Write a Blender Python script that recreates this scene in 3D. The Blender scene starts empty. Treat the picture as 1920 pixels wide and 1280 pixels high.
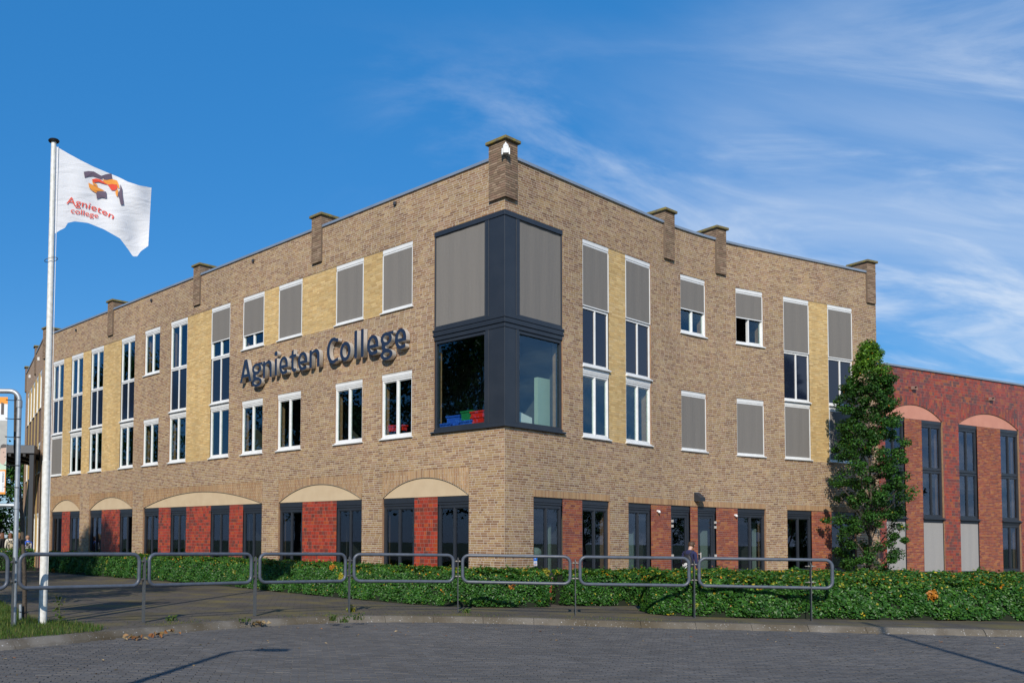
import bpy, bmesh, math, random
import numpy as np
from mathutils import Vector, Matrix

random.seed(7)
RNG = np.random.default_rng(7)
SC = bpy.context.scene
COL = SC.collection

# ---------------------------------------------------------------- camera
EYE = 1.5
F_PX, PITCH, ROLL, CY, CX = 1723.18, 0.047381, -0.010969, 930.37, 577.91   # fitted to a 1920x1280 frame
cam_d = bpy.data.cameras.new('camera')
cam_d.sensor_width = 36.0
cam_d.lens = 36.0 * F_PX / 1920.0
cam_d.shift_x = (960.0 - CX) / 1920.0
cam_d.shift_y = (CY - 640.0) / 1920.0
cam_d.clip_start = 0.1
cam_d.clip_end = 6000
cam = bpy.data.objects.new('camera', cam_d)
COL.objects.link(cam)
_fw = Vector((0, math.cos(PITCH), math.sin(PITCH)))
_ev = Vector((0, -math.sin(PITCH), math.cos(PITCH)))
_ex = Vector((1, 0, 0))
_c, _s = math.cos(ROLL), math.sin(ROLL)
_r = _c * _ex - _s * _ev
_u = _s * _ex + _c * _ev
M4 = Matrix(((_r.x, _u.x, -_fw.x, 0), (_r.y, _u.y, -_fw.y, 0), (_r.z, _u.z, -_fw.z, EYE), (0, 0, 0, 1)))
cam.matrix_world = M4
SC.camera = cam

# ---------------------------------------------------------------- light
SUN_EL = math.radians(31.5)
SUN_H = Vector((-0.269, -0.963))            # horizontal direction towards the sun
SUN_H.normalize()
sun_vec = Vector((SUN_H.x * math.cos(SUN_EL), SUN_H.y * math.cos(SUN_EL), math.sin(SUN_EL)))
sd = bpy.data.lights.new('sun', 'SUN')
sd.energy = 4.4
sd.angle = math.radians(0.53)
sd.color = (1.0, 0.93, 0.82)
sun = bpy.data.objects.new('sun', sd)
COL.objects.link(sun)
sun.rotation_euler = sun_vec.to_track_quat('Z', 'Y').to_euler()
sun.location = (0, 0, 60)

world = bpy.data.worlds.new('World')
SC.world = world
world.use_nodes = True
wn = world.node_tree
wn.nodes.clear()
def WN(t, **k):
    n = wn.nodes.new(t)
    for a, b in k.items():
        setattr(n, a, b)
    return n
w_out = WN('ShaderNodeOutputWorld')
w_bg = WN('ShaderNodeBackground')
w_bg.inputs['Strength'].default_value = 0.13
w_sky = WN('ShaderNodeTexSky', sky_type='NISHITA')
w_sky.sun_disc = False
w_sky.sun_elevation = SUN_EL
w_sky.sun_rotation = math.atan2(SUN_H.x, SUN_H.y)
w_sky.air_density = 1.0
w_sky.dust_density = 0.2
w_sky.ozone_density = 3.0
w_hsv = WN('ShaderNodeHueSaturation')
w_hsv.inputs['Saturation'].default_value = 1.32
w_hsv.inputs['Value'].default_value = 1.0
wn.links.new(w_sky.outputs[0], w_hsv.inputs['Color'])
w_az = WN('ShaderNodeMixRGB'); w_az.inputs['Fac'].default_value = 0.57          # clear polarised azure, evens the Nishita gradient
w_az.inputs['Color2'].default_value = (0.26, 1.95, 5.2, 1)
wn.links.new(w_hsv.outputs[0], w_az.inputs['Color1'])
# thin cirrus: direction projected on a flat layer, streaked noise, thinned by a broad noise
w_tc = WN('ShaderNodeTexCoord')
w_sep = WN('ShaderNodeSeparateXYZ')
wn.links.new(w_tc.outputs['Generated'], w_sep.inputs[0])
def WM(op, a, b=None, c=None):
    n = WN('ShaderNodeMath', operation=op)
    for i, v in enumerate((a, b, c)):
        if v is None: continue
        if isinstance(v, (int, float)): n.inputs[i].default_value = v
        else: wn.links.new(v, n.inputs[i])
    return n.outputs[0]
w_zz = WM('ADD', WM('MAXIMUM', w_sep.outputs['Z'], 0.0), 0.16)
w_cx = WM('DIVIDE', w_sep.outputs['X'], w_zz)
w_cy = WM('DIVIDE', w_sep.outputs['Y'], w_zz)
w_cmb = WN('ShaderNodeCombineXYZ')
wn.links.new(w_cx, w_cmb.inputs[0]); wn.links.new(w_cy, w_cmb.inputs[1])
def cloud_noise(rot, scale, nscale, detail, rough, dist, loc):
    vr = WN('ShaderNodeVectorRotate', rotation_type='Z_AXIS'); vr.inputs['Angle'].default_value = math.radians(rot)
    wn.links.new(w_cmb.outputs[0], vr.inputs['Vector'])
    mp = WN('ShaderNodeMapping')
    mp.inputs['Scale'].default_value = scale
    mp.inputs['Location'].default_value = loc
    wn.links.new(vr.outputs[0], mp.inputs[0])
    nz = WN('ShaderNodeTexNoise')
    nz.inputs['Scale'].default_value = nscale
    nz.inputs['Detail'].default_value = detail
    nz.inputs['Roughness'].default_value = rough
    nz.inputs['Distortion'].default_value = dist
    wn.links.new(mp.outputs[0], nz.inputs['Vector'])
    return nz.outputs['Fac']
CL_STREAK = cloud_noise(-12, (0.45, 1.0, 1), 2.6, 10, 0.60, 1.3, (0.3, 0.1, 0))
CL_SOFT = cloud_noise(-20, (0.5, 1.0, 1), 0.9, 7, 0.58, 0.5, (2.3, 1.4, 0))
CL_BRK = cloud_noise(0, (1, 1, 1), 0.55, 3, 0.5, 0.0, (3.1, 2.2, 0))
def WR(v, a, b):
    n = WN('ShaderNodeMapRange'); n.interpolation_type = 'SMOOTHSTEP'
    n.inputs['From Min'].default_value = a; n.inputs['From Max'].default_value = b
    wn.links.new(v, n.inputs['Value'])
    return n.outputs[0]
w_st = WM('MULTIPLY', WR(CL_STREAK, 0.40, 0.76), 0.66)
w_so = WM('MULTIPLY', WR(CL_SOFT, 0.42, 0.74), 0.48)
# the cirrus bank lies to the east of the school; it thins out towards the west
w_bank = WR(WM('ADD', w_sep.outputs['X'], WM('MULTIPLY', WM('SUBTRACT', CL_BRK, 0.5), 0.9)), -0.02, 0.40)
w_low = WM('SUBTRACT', 1.0, WR(WM('ADD', w_sep.outputs['Z'], WM('MULTIPLY', WM('SUBTRACT', CL_SOFT, 0.5), 0.25)), 0.36, 0.52))
w_cl = WM('MULTIPLY', WM('MULTIPLY', WM('ADD', w_st, w_so), w_bank), w_low)
w_cl = WM('MINIMUM', w_cl, 0.8)
w_mix = WN('ShaderNodeMixRGB')
w_mix.inputs['Color2'].default_value = (6.0, 6.6, 7.4, 1)
wn.links.new(w_cl, w_mix.inputs['Fac'])
wn.links.new(w_az.outputs[0], w_mix.inputs['Color1'])
wn.links.new(w_mix.outputs[0], w_bg.inputs['Color'])
wn.links.new(w_bg.outputs[0], w_out.inputs['Surface'])

SC.view_settings.view_transform = 'Standard'
SC.view_settings.look = 'None'
SC.view_settings.exposure = 0.0
SC.view_settings.gamma = 1.0
SC.view_settings.use_curve_mapping = False
SC.render.engine = 'CYCLES'
SC.cycles.max_bounces = 8
SC.cycles.transparent_max_bounces = 12

# ---------------------------------------------------------------- pixel helpers (direction only; distance from what is touched)
def ray(px, py):
    a = (px - CX) / F_PX; b = -(py - CY) / F_PX
    x = _c * a + _s * b; y = -_s * a + _c * b
    return np.array([x, math.cos(PITCH) - y * math.sin(PITCH), math.sin(PITCH) + y * math.cos(PITCH)])
def ground(px, py, z=0.0):
    r = ray(px, py); t = (z - EYE) / r[2]
    return float(r[0] * t), float(r[1] * t)
def at_depth(px, py, Y):
    r = ray(px, py); t = Y / r[1]
    return Vector((r[0] * t, Y, EYE + r[2] * t))

# ---------------------------------------------------------------- object helpers
MW = {}
def reg(o, parent, mat=None):
    mat = mat or Matrix.Identity(4)
    COL.objects.link(o)
    if parent is not None:
        o.parent = parent
        o.matrix_parent_inverse = MW[parent.name].inverted()
    o.matrix_basis = mat
    MW[o.name] = mat.copy()
    return o
def tag(o, label=None, cat=None, group=None, kind=None):
    if label: o['label'] = label
    if cat: o['category'] = cat
    if group: o['group'] = group
    if kind: o['kind'] = kind
    return o
def thing(name, label, cat, loc=(0, 0, 0), rz=0.0, group=None):
    o = bpy.data.objects.new(name, None)
    o.empty_display_size = 0.2
    reg(o, None, Matrix.Translation(loc) @ Matrix.Rotation(rz, 4, 'Z'))
    return tag(o, label, cat, group)
def mesh_from(name, verts, faces, mat=None, smooth=False):
    me = bpy.data.meshes.new(name)
    me.from_pydata([tuple(v) for v in verts], [], faces)
    if mat is not None:
        for m in (mat if isinstance(mat, (list, tuple)) else [mat]):
            me.materials.append(m)
    if smooth:
        me.polygons.foreach_set('use_smooth', [True] * len(me.polygons))
    me.update()
    return me
def fast_mesh(name, V, quads, mat, colors=None, smooth=False, loops=4):
    """V (n,3), quads (m,k); colors (m,3) per face"""
    me = bpy.data.meshes.new(name)
    nV, nF = len(V), len(quads)
    me.vertices.add(nV); me.vertices.foreach_set('co', np.asarray(V, dtype=np.float32).ravel())
    me.loops.add(nF * loops); me.loops.foreach_set('vertex_index', np.asarray(quads, dtype=np.int32).ravel())
    me.polygons.add(nF)
    me.polygons.foreach_set('loop_start', np.arange(0, nF * loops, loops, dtype=np.int32))
    me.polygons.foreach_set('loop_total', np.full(nF, loops, dtype=np.int32))
    me.polygons.foreach_set('use_smooth', np.full(nF, bool(smooth)))
    me.update(calc_edges=True)
    if colors is not None:
        at = me.attributes.new('col', 'FLOAT_COLOR', 'FACE')
        c4 = np.ones((nF, 4), dtype=np.float32); c4[:, :3] = colors
        at.data.foreach_set('color', c4.ravel())
    me.materials.append(mat)
    return me
class MB:
    """collects solids for one mesh"""
    def __init__(s): s.v = []; s.f = []; s.m = []
    def box(s, x0, x1, y0, y1, z0, z1, mi=0, M=None):
        b = len(s.v)
        P = [(x0, y0, z0), (x1, y0, z0), (x1, y1, z0), (x0, y1, z0), (x0, y0, z1), (x1, y0, z1), (x1, y1, z1), (x0, y1, z1)]
        if M is not None: P = [tuple(M @ Vector(p)) for p in P]
        s.v += P
        s.f += [(b, b+3, b+2, b+1), (b+4, b+5, b+6, b+7), (b, b+1, b+5, b+4), (b+1, b+2, b+6, b+5), (b+2, b+3, b+7, b+6), (b+3, b, b+4, b+7)]
        s.m += [mi] * 6
        return s
    def quad(s, a, b_, c, d, mi=0):
        b = len(s.v); s.v += [tuple(a), tuple(b_), tuple(c), tuple(d)]; s.f.append((b, b+1, b+2, b+3)); s.m.append(mi); return s
    def poly(s, pts, mi=0):
        b = len(s.v); s.v += [tuple(p) for p in pts]; s.f.append(tuple(range(b, b+len(pts)))); s.m.append(mi); return s
    def prism(s, pts, z0, z1, mi=0):
        n = len(pts); b = len(s.v)
        s.v += [(p[0], p[1], z0) for p in pts] + [(p[0], p[1], z1) for p in pts]
        s.f += [tuple(reversed(range(b, b+n))), tuple(range(b+n, b+2*n))]
        s.f += [(b+i, b+(i+1) % n, b+n+(i+1) % n, b+n+i) for i in range(n)]
        s.m += [mi] * (n + 2); return s
    def tube(s, pts, rad, seg=10, mi=0, closed=False, cap=True):
        pts = [Vector(p) for p in pts]; n = len(pts)
        rads = rad if isinstance(rad, (list, tuple)) else [rad] * n
        b = len(s.v); ref = None
        for i, p in enumerate(pts):
            if closed: d = pts[(i+1) % n] - pts[i-1]
            else: d = pts[min(i+1, n-1)] - pts[max(i-1, 0)]
            d.normalize()
            if ref is None:
                ref = d.cross(Vector((0, 0, 1)))
                if ref.length < 1e-3: ref = d.cross(Vector((0, 1, 0)))
            ref = (ref - d * ref.dot(d)).normalized()
            w = d.cross(ref)
            for k in range(seg):
                a = 2 * math.pi * k / seg
                s.v.append(tuple(p + (ref * math.cos(a) + w * math.sin(a)) * rads[i]))
        m = n if closed else n - 1
        for i in range(m):
            for k in range(seg):
                a0 = b + i * seg + k; a1 = b + i * seg + (k+1) % seg
                c0 = b + ((i+1) % n) * seg + k; c1 = b + ((i+1) % n) * seg + (k+1) % seg
                s.f.append((a0, a1, c1, c0)); s.m.append(mi)
        if cap and not closed:
            s.f.append(tuple(reversed(range(b, b+seg)))); s.m.append(mi)
            s.f.append(tuple(range(b+(n-1)*seg, b+n*seg))); s.m.append(mi)
        return s
    def lathe(s, prof, c=(0, 0, 0), seg=20, mi=0):
        b = len(s.v)
        for r, z in prof:
            for k in range(seg):
                a = 2 * math.pi * k / seg
                s.v.append((c[0] + r * math.cos(a), c[1] + r * math.sin(a), c[2] + z))
        for i in range(len(prof) - 1):
            for k in range(seg):
                s.f.append((b+i*seg+k, b+i*seg+(k+1) % seg, b+(i+1)*seg+(k+1) % seg, b+(i+1)*seg+k)); s.m.append(mi)
        s.f.append(tuple(reversed(range(b, b+seg)))); s.m.append(mi)
        s.f.append(tuple(range(b+(len(prof)-1)*seg, b+len(prof)*seg))); s.m.append(mi)
        return s
    def mesh(s, name, mats, smooth=False, bevel=0):
        me = mesh_from(name, s.v, s.f, mats)
        me.polygons.foreach_set('material_index', s.m)
        if smooth:
            me.polygons.foreach_set('use_smooth', [True] * len(me.polygons))
            me.set_sharp_from_angle(angle=math.radians(40))
        if bevel:
            bm = bmesh.new(); bm.from_mesh(me)
            bmesh.ops.bevel(bm, geom=list(bm.edges), offset=bevel, segments=1, affect='EDGES', clamp_overlap=True)
            bm.to_mesh(me); bm.free()
        return me
    def obj(s, name, mats, parent=None, M=None, smooth=False, bevel=0, world=True):
        o = bpy.data.objects.new(name, s.mesh(name, mats, smooth, bevel))
        return reg(o, parent, M)

# ---------------------------------------------------------------- materials
def new_mat(name):
    m = bpy.data.materials.new(name); m.use_nodes = True
    nt = m.node_tree; nt.nodes.clear()
    out = nt.nodes.new('ShaderNodeOutputMaterial')
    return m, nt, out
def principled(nt, out, color, rough=0.6, metal=0.0, spec=0.5):
    b = nt.nodes.new('ShaderNodeBsdfPrincipled')
    b.inputs['Base Color'].default_value = (*color, 1)
    b.inputs['Roughness'].default_value = rough
    b.inputs['Metallic'].default_value = metal
    b.inputs['Specular IOR Level'].default_value = spec
    nt.links.new(b.outputs[0], out.inputs['Surface'])
    return b
def noise_mix(nt, base_socket_or_col, col2, scale, lo, hi, detail=4, coord='Object', amount=1.0):
    tc = nt.nodes.new('ShaderNodeTexCoord')
    nz = nt.nodes.new('ShaderNodeTexNoise'); nz.inputs['Scale'].default_value = scale; nz.inputs['Detail'].default_value = detail
    nt.links.new(tc.outputs[coord], nz.inputs['Vector'])
    mr = nt.nodes.new('ShaderNodeMapRange'); mr.inputs['From Min'].default_value = lo; mr.inputs['From Max'].default_value = hi
    mr.inputs['To Max'].default_value = amount
    nt.links.new(nz.outputs['Fac'], mr.inputs['Value'])
    mx = nt.nodes.new('ShaderNodeMixRGB')
    nt.links.new(mr.outputs[0], mx.inputs['Fac'])
    if isinstance(base_socket_or_col, tuple): mx.inputs['Color1'].default_value = (*base_socket_or_col, 1)
    else: nt.links.new(base_socket_or_col, mx.inputs['Color1'])
    if isinstance(col2, tuple): mx.inputs['Color2'].default_value = (*col2, 1)
    else: nt.links.new(col2, mx.inputs['Color2'])
    return mx.outputs[0]
def add_bump(nt, b, scale, dist, strength=0.5, detail=4, coord='Object'):
    tc = nt.nodes.new('ShaderNodeTexCoord')
    nz = nt.nodes.new('ShaderNodeTexNoise'); nz.inputs['Scale'].default_value = scale; nz.inputs['Detail'].default_value = detail
    nt.links.new(tc.outputs[coord], nz.inputs['Vector'])
    bp = nt.nodes.new('ShaderNodeBump'); bp.inputs['Distance'].default_value = dist; bp.inputs['Strength'].default_value = strength
    nt.links.new(nz.outputs['Fac'], bp.inputs['Height']); nt.links.new(bp.outputs[0], b.inputs['Normal'])
def plain(name, col, rough=0.6, metal=0.0, col2=None, scale=6.0, bump=None, spec=0.5):
    m, nt, out = new_mat(name)
    b = principled(nt, out, col, rough, metal, spec)
    if col2 is not None:
        nt.links.new(noise_mix(nt, col, col2, scale, 0.38, 0.68), b.inputs['Base Color'])
    if bump: add_bump(nt, b, *bump)
    return m
def attr_mat(name, rough, mott=(0.88, 1.12), mscale=70.0, bump=(60, 0.003, 0.5), spec=0.35, sss=None):
    """colour from the per-face attribute 'col', mottled"""
    m, nt, out = new_mat(name)
    b = principled(nt, out, (1, 1, 1), rough, 0, spec)
    at = nt.nodes.new('ShaderNodeAttribute'); at.attribute_name = 'col'
    tc = nt.nodes.new('ShaderNodeTexCoord')
    nz = nt.nodes.new('ShaderNodeTexNoise'); nz.inputs['Scale'].default_value = mscale; nz.inputs['Detail'].default_value = 5
    nt.links.new(tc.outputs['Object'], nz.inputs['Vector'])
    mr = nt.nodes.new('ShaderNodeMapRange'); mr.inputs['From Min'].default_value = 0.3; mr.inputs['From Max'].default_value = 0.7
    mr.inputs['To Min'].default_value = mott[0]; mr.inputs['To Max'].default_value = mott[1]
    nt.links.new(nz.outputs['Fac'], mr.inputs['Value'])
    nz2 = nt.nodes.new('ShaderNodeTexNoise'); nz2.inputs['Scale'].default_value = 0.35; nz2.inputs['Detail'].default_value = 4
    nt.links.new(tc.outputs['Object'], nz2.inputs['Vector'])
    mr2 = nt.nodes.new('ShaderNodeMapRange'); mr2.inputs['From Min'].default_value = 0.3; mr2.inputs['From Max'].default_value = 0.7
    mr2.inputs['To Min'].default_value = 0.87; mr2.inputs['To Max'].default_value = 1.10
    nt.links.new(nz2.outputs['Fac'], mr2.inputs['Value'])
    mm = nt.nodes.new('ShaderNodeMath'); mm.operation = 'MULTIPLY'
    nt.links.new(mr.outputs[0], mm.inputs[0]); nt.links.new(mr2.outputs[0], mm.inputs[1])
    mp = nt.nodes.new('ShaderNodeMapping'); mp.inputs['Scale'].default_value = (1.6, 1.6, 0.16)
    nt.links.new(tc.outputs['Object'], mp.inputs[0])
    nz3 = nt.nodes.new('ShaderNodeTexNoise'); nz3.inputs['Scale'].default_value = 1.6; nz3.inputs['Detail'].default_value = 5
    nt.links.new(mp.outputs[0], nz3.inputs['Vector'])
    mr3 = nt.nodes.new('ShaderNodeMapRange'); mr3.inputs['From Min'].default_value = 0.35; mr3.inputs['From Max'].default_value = 0.65
    mr3.inputs['To Min'].default_value = 0.90; mr3.inputs['To Max'].default_value = 1.05
    nt.links.new(nz3.outputs['Fac'], mr3.inputs['Value'])
    m3 = nt.nodes.new('ShaderNodeMath'); m3.operation = 'MULTIPLY'; nt.links.new(mm.outputs[0], m3.inputs[0]); nt.links.new(mr3.outputs[0], m3.inputs[1]); mm = m3
    vm = nt.nodes.new('ShaderNodeVectorMath'); vm.operation = 'SCALE'
    nt.links.new(at.outputs['Color'], vm.inputs[0]); nt.links.new(mm.outputs[0], vm.inputs['Scale'])
    nt.links.new(vm.outputs[0], b.inputs['Base Color'])
    if bump: add_bump(nt, b, *bump)
    return m
def random_mat(name, cols, rough, mscale=70.0, bump=(150, 0.0012, 0.4), spec=0.35):
    """one colour per object, picked from a list by the object's random number"""
    m, nt, out = new_mat(name)
    b = principled(nt, out, (1, 1, 1), rough, 0, spec)
    oi = nt.nodes.new('ShaderNodeObjectInfo')
    cr = nt.nodes.new('ShaderNodeValToRGB'); cr.color_ramp.interpolation = 'CONSTANT'
    n = len(cols)
    while len(cr.color_ramp.elements) < n: cr.color_ramp.elements.new(0.5)
    for i, c in enumerate(cols):
        cr.color_ramp.elements[i].position = i / n; cr.color_ramp.elements[i].color = (*c, 1)
    nt.links.new(oi.outputs['Random'], cr.inputs[0])
    dk = nt.nodes.new('ShaderNodeMixRGB'); dk.blend_type = 'MULTIPLY'; dk.inputs['Fac'].default_value = 1
    nt.links.new(cr.outputs[0], dk.inputs['Color1'])
    g = noise_mix(nt, (0.88, 0.87, 0.86), (1.12, 1.12, 1.12), mscale, 0.3, 0.7, 5, 'Object')
    nt.links.new(g, dk.inputs['Color2'])
    nt.links.new(dk.outputs[0], b.inputs['Base Color'])
    if bump: add_bump(nt, b, *bump)
    return m

BROWN = [(.42, .265, .125), (.33, .175, .085), (.49, .325, .165), (.25, .125, .065), (.45, .285, .12), (.40, .24, .15), (.36, .205, .10), (.52, .37, .20), (.44, .29, .17)]
BROWN = [tuple((c * .80 + m * .20) * k for c, m, k in zip(b, (.41, .255, .13), (.79, .765, .72))) for b in BROWN]
YELLOW = [(.64, .44, .185), (.60, .40, .16), (.66, .47, .21), (.62, .42, .175), (.57, .37, .15), (.65, .46, .22)]
REDTILE = [(.42, .045, .020), (.34, .040, .020), (.23, .035, .022), (.45, .085, .022), (.40, .055, .030), (.28, .050, .025), (.13, .045, .032), (.47, .060, .028)]
REDTILE = [tuple((c * .8 + m * .2) * .88 for c, m in zip(b, (.36, .05, .024))) for b in REDTILE]
REDBRICK = [(.33, .075, .035), (.38, .10, .035), (.27, .058, .034), (.35, .085, .05), (.42, .14, .05), (.24, .06, .045)]
WINGTILE = [(.33, .050, .034), (.27, .042, .036), (.20, .045, .045), (.36, .09, .034), (.38, .055, .03), (.15, .055, .055), (.31, .06, .04), (.24, .05, .04)]
WINGTILE = [(r * .92, g * 1.0, b * .78) for r, g, b in WINGTILE]
REDBRICK = [(r * .9, g * .95, b * .85) for r, g, b in REDBRICK]
SOLDIER = [(.46, .30, .155), (.40, .245, .12), (.50, .35, .19), (.34, .19, .10), (.44, .29, .14)]
SOLDIER = [tuple((c * .6 + m * .4) * k for c, m, k in zip(b, (.43, .275, .14), (.84, .79, .76))) for b in SOLDIER]
PIERB = [(.25, .175, .11), (.30, .21, .135), (.21, .14, .09), (.33, .235, .16), (.26, .165, .11)]

M = {}
M['brick'] = attr_mat('brick_clay', 0.85, bump=(150, 0.0012, 0.4))
M['tile'] = attr_mat('glazed_tile', 0.42, mott=(0.85, 1.15), bump=(40, 0.002, 0.35), spec=0.45)
M['brick1'] = random_mat('brick_clay_single', BROWN, 0.85)
M['tile1'] = random_mat('glazed_tile_single', REDTILE, 0.42, bump=(40, 0.002, 0.35), spec=0.45)
M['mortar'] = plain('mortar', (.57, .51, .43), 0.95, col2=(.48, .42, .345), scale=9)
M['mortar_y'] = plain('mortar_ochre', (.46, .35, .19), 0.95, col2=(.36, .26, .14), scale=9)
M['mortar_r'] = plain('mortar_red', (.30, .19, .155), 0.95, col2=(.22, .13, .11), scale=9)
M['mortar_d'] = plain('mortar_dark', (.16, .12, .09), 0.95)
M['reveal'] = plain('reveal_brick', (.34, .20, .11), 0.9, col2=(.25, .14, .08), scale=14)
M['white'] = plain('white_frame_paint', (.78, .78, .76), 0.42, col2=(.70, .70, .68), scale=3)
M['anth'] = plain('anthracite_frame', (.022, .027, .036), 0.42, col2=(.028, .033, .042), scale=2)
M['stucco'] = plain('sand_stucco', (.58, .45, .29), 0.95, col2=(.54, .41, .26), scale=2.5, bump=(90, .004, .4))
M['pink'] = plain('salmon_stucco', (.60, .27, .19), 0.95, col2=(.55, .24, .17), scale=2.5, bump=(90, .004, .4))
M['coping'] = plain('zinc_coping', (.42, .46, .50), 0.45, 0.6, col2=(.36, .40, .44), scale=1.5)
M['capstone'] = plain('mossy_capstone', (.14, .125, .085), 0.95, col2=(.26, .20, .03), scale=9, bump=(50, .01, .7))
M['interior'] = plain('interior_paint', (.060, .062, .058), 0.9)
M['int_dark'] = plain('interior_floor', (.035, .035, .033), 0.9)
M['roof'] = plain('bitumen_roof', (.05, .05, .05), 0.95)
M['steel'] = plain('brushed_steel', (.66, .63, .58), 0.42, 0.35, col2=(.56, .53, .48), scale=5)
M['navy'] = plain('navy_acrylic', (.018, .030, .062), 0.35)
M['spandrel'] = plain('navy_panel', (.010, .015, .032), 0.12, spec=0.5)
def screen_mat(name, col):
    m, nt, out = new_mat(name)
    b = principled(nt, out, col, 0.9, 0, 0.2)
    tc = nt.nodes.new('ShaderNodeTexCoord')
    wv = nt.nodes.new('ShaderNodeTexNoise'); wv.inputs['Scale'].default_value = 3.0; wv.inputs['Detail'].default_value = 2
    mp = nt.nodes.new('ShaderNodeMapping'); mp.inputs['Scale'].default_value = (1.6, 1.6, 0.25)
    nt.links.new(tc.outputs['Object'], mp.inputs[0]); nt.links.new(mp.outputs[0], wv.inputs['Vector'])
    bp = nt.nodes.new('ShaderNodeBump'); bp.inputs['Distance'].default_value = 0.03; bp.inputs['Strength'].default_value = 0.35
    nt.links.new(wv.outputs['Fac'], bp.inputs['Height']); nt.links.new(bp.outputs[0], b.inputs['Normal'])
    nt.links.new(noise_mix(nt, col, tuple(c * 0.9 for c in col), 140, 0.4, 0.6, 1), b.inputs['Base Color'])
    return m
M['screen'] = screen_mat('screen_fabric', (.205, .190, .172))
M['screen_l'] = screen_mat('screen_fabric_pale', (.36, .345, .325))
def glass_mat(name, tint, base=0.05, gain=1.0, refl=(.92, .96, 1)):
    m, nt, out = new_mat(name)
    tr = nt.nodes.new('ShaderNodeBsdfTransparent'); tr.inputs['Color'].default_value = (*tint, 1)
    gl = nt.nodes.new('ShaderNodeBsdfGlossy'); gl.inputs['Roughness'].default_value = 0.0; gl.inputs['Color'].default_value = (*refl, 1)
    fr = nt.nodes.new('ShaderNodeLayerWeight'); fr.inputs['Blend'].default_value = 0.5
    pw_ = nt.nodes.new('ShaderNodeMath'); pw_.operation = 'POWER'; pw_.inputs[1].default_value = 4.0
    nt.links.new(fr.outputs['Facing'], pw_.inputs[0])
    mm = nt.nodes.new('ShaderNodeMath'); mm.operation = 'MULTIPLY_ADD'; mm.inputs[1].default_value = gain; mm.inputs[2].default_value = base; mm.use_clamp = True
    nt.links.new(pw_.outputs[0], mm.inputs[0])
    mx = nt.nodes.new('ShaderNodeMixShader')
    nt.links.new(mm.outputs[0], mx.inputs[0]); nt.links.new(tr.outputs[0], mx.inputs[1]); nt.links.new(gl.outputs[0], mx.inputs[2])
    # panes are not perfectly flat
    tc = nt.nodes.new('ShaderNodeTexCoord'); nz = nt.nodes.new('ShaderNodeTexNoise'); nz.inputs['Scale'].default_value = 1.2
    nt.links.new(tc.outputs['Object'], nz.inputs['Vector'])
    bp = nt.nodes.new('ShaderNodeBump'); bp.inputs['Distance'].default_value = 0.002; bp.inputs['Strength'].default_value = 0.4
    nt.links.new(nz.outputs['Fac'], bp.inputs['Height']); nt.links.new(bp.outputs[0], gl.inputs['Normal'])
    nt.links.new(mx.outputs[0], out.inputs['Surface'])
    return m
M['glass'] = glass_mat('window_glass', (.86, .92, .89), 0.05, .9, (.66, .84, 1))
M['glass_d'] = glass_mat('tinted_glass', (.70, .74, .75), 0.055, .9, (.62, .70, .90))

# ---------------------------------------------------------------- walls
class Wall:
    """s runs to the right seen from outside; P(s) point, T(s) tangent, N(s) outward normal"""
    def __init__(w, C, T, bend=None, R=None, bend2=1e9):
        w.C = np.array(C, float); w.t = np.array(T, float) / np.hypot(*T); w.n = np.array([w.t[1], -w.t[0]]); w.bend = bend; w.R = R; w.bend2 = bend2
    def frame(w, s):
        s = np.asarray(s, float)
        if w.bend is None:
            P = w.C + s[..., None] * w.t; T = np.broadcast_to(w.t, P.shape); N = np.broadcast_to(w.n, P.shape)
        else:
            th = np.maximum(np.minimum(s, w.bend2) - w.bend, 0) / w.R; lin = np.minimum(s, w.bend); ex = np.maximum(s - w.bend2, 0)
            P = w.C + (lin + w.R * np.sin(th) + ex * np.cos(th))[..., None] * w.t + (w.R * (1 - np.cos(th)) + ex * np.sin(th))[..., None] * w.n
            T = np.cos(th)[..., None] * w.t + np.sin(th)[..., None] * w.n
            N = np.cos(th)[..., None] * w.n - np.sin(th)[..., None] * w.t
        return P, T, N
    def X(w, s, z, d):
        P, T, N = w.frame(s)
        q = P + N * np.asarray(d, float)[..., None]
        return np.concatenate([q, np.asarray(z, float)[..., None]], -1)
    def pt(w, s, z, d=0.0):
        return Vector(w.X(np.array(float(s)), np.array(float(z)), np.array(float(d))))
    def mat(w, s, z, d=0.0):
        P, T, N = w.frame(np.array(float(s)))
        q = P + N * d
        return Matrix(((T[0], -N[0], 0, q[0]), (T[1], -N[1], 0, q[1]), (0, 0, 1, z), (0, 0, 0, 1)))
    def s_of(w, px, py, d=0.0, lo=-60, hi=60):
        r = ray(px, py)
        f = lambda s: (lambda q: q[0] * r[1] - q[1] * r[0])(w.X(np.array(s), np.array(0.), np.array(d)))
        # first crossing in front of the camera
        ss = np.linspace(lo, hi, 481); q = w.X(ss, 0 * ss, 0 * ss + d); v = q[:, 0] * r[1] - q[:, 1] * r[0]
        best = None
        for i in range(len(ss) - 1):
            if v[i] * v[i+1] <= 0 and q[i, 1] > 2:
                a, b = ss[i], ss[i+1]
                for _ in range(40):
                    m = (a + b) / 2
                    if f(a) * f(m) <= 0: b = m
                    else: a = m
                k = w.X(np.array(a), np.array(0.), np.array(d))
                if best is None or k[1] < best[1]: best = (a, k[1])
        return best[0]
    def z_of(w, px, py, d=0.0, lo=-60, hi=60):
        s = w.s_of(px, py, d, lo, hi); r = ray(px, py); q = w.X(np.array(s), np.array(0.), np.array(d))
        return EYE + r[2] * (q[1] / r[1])

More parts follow.
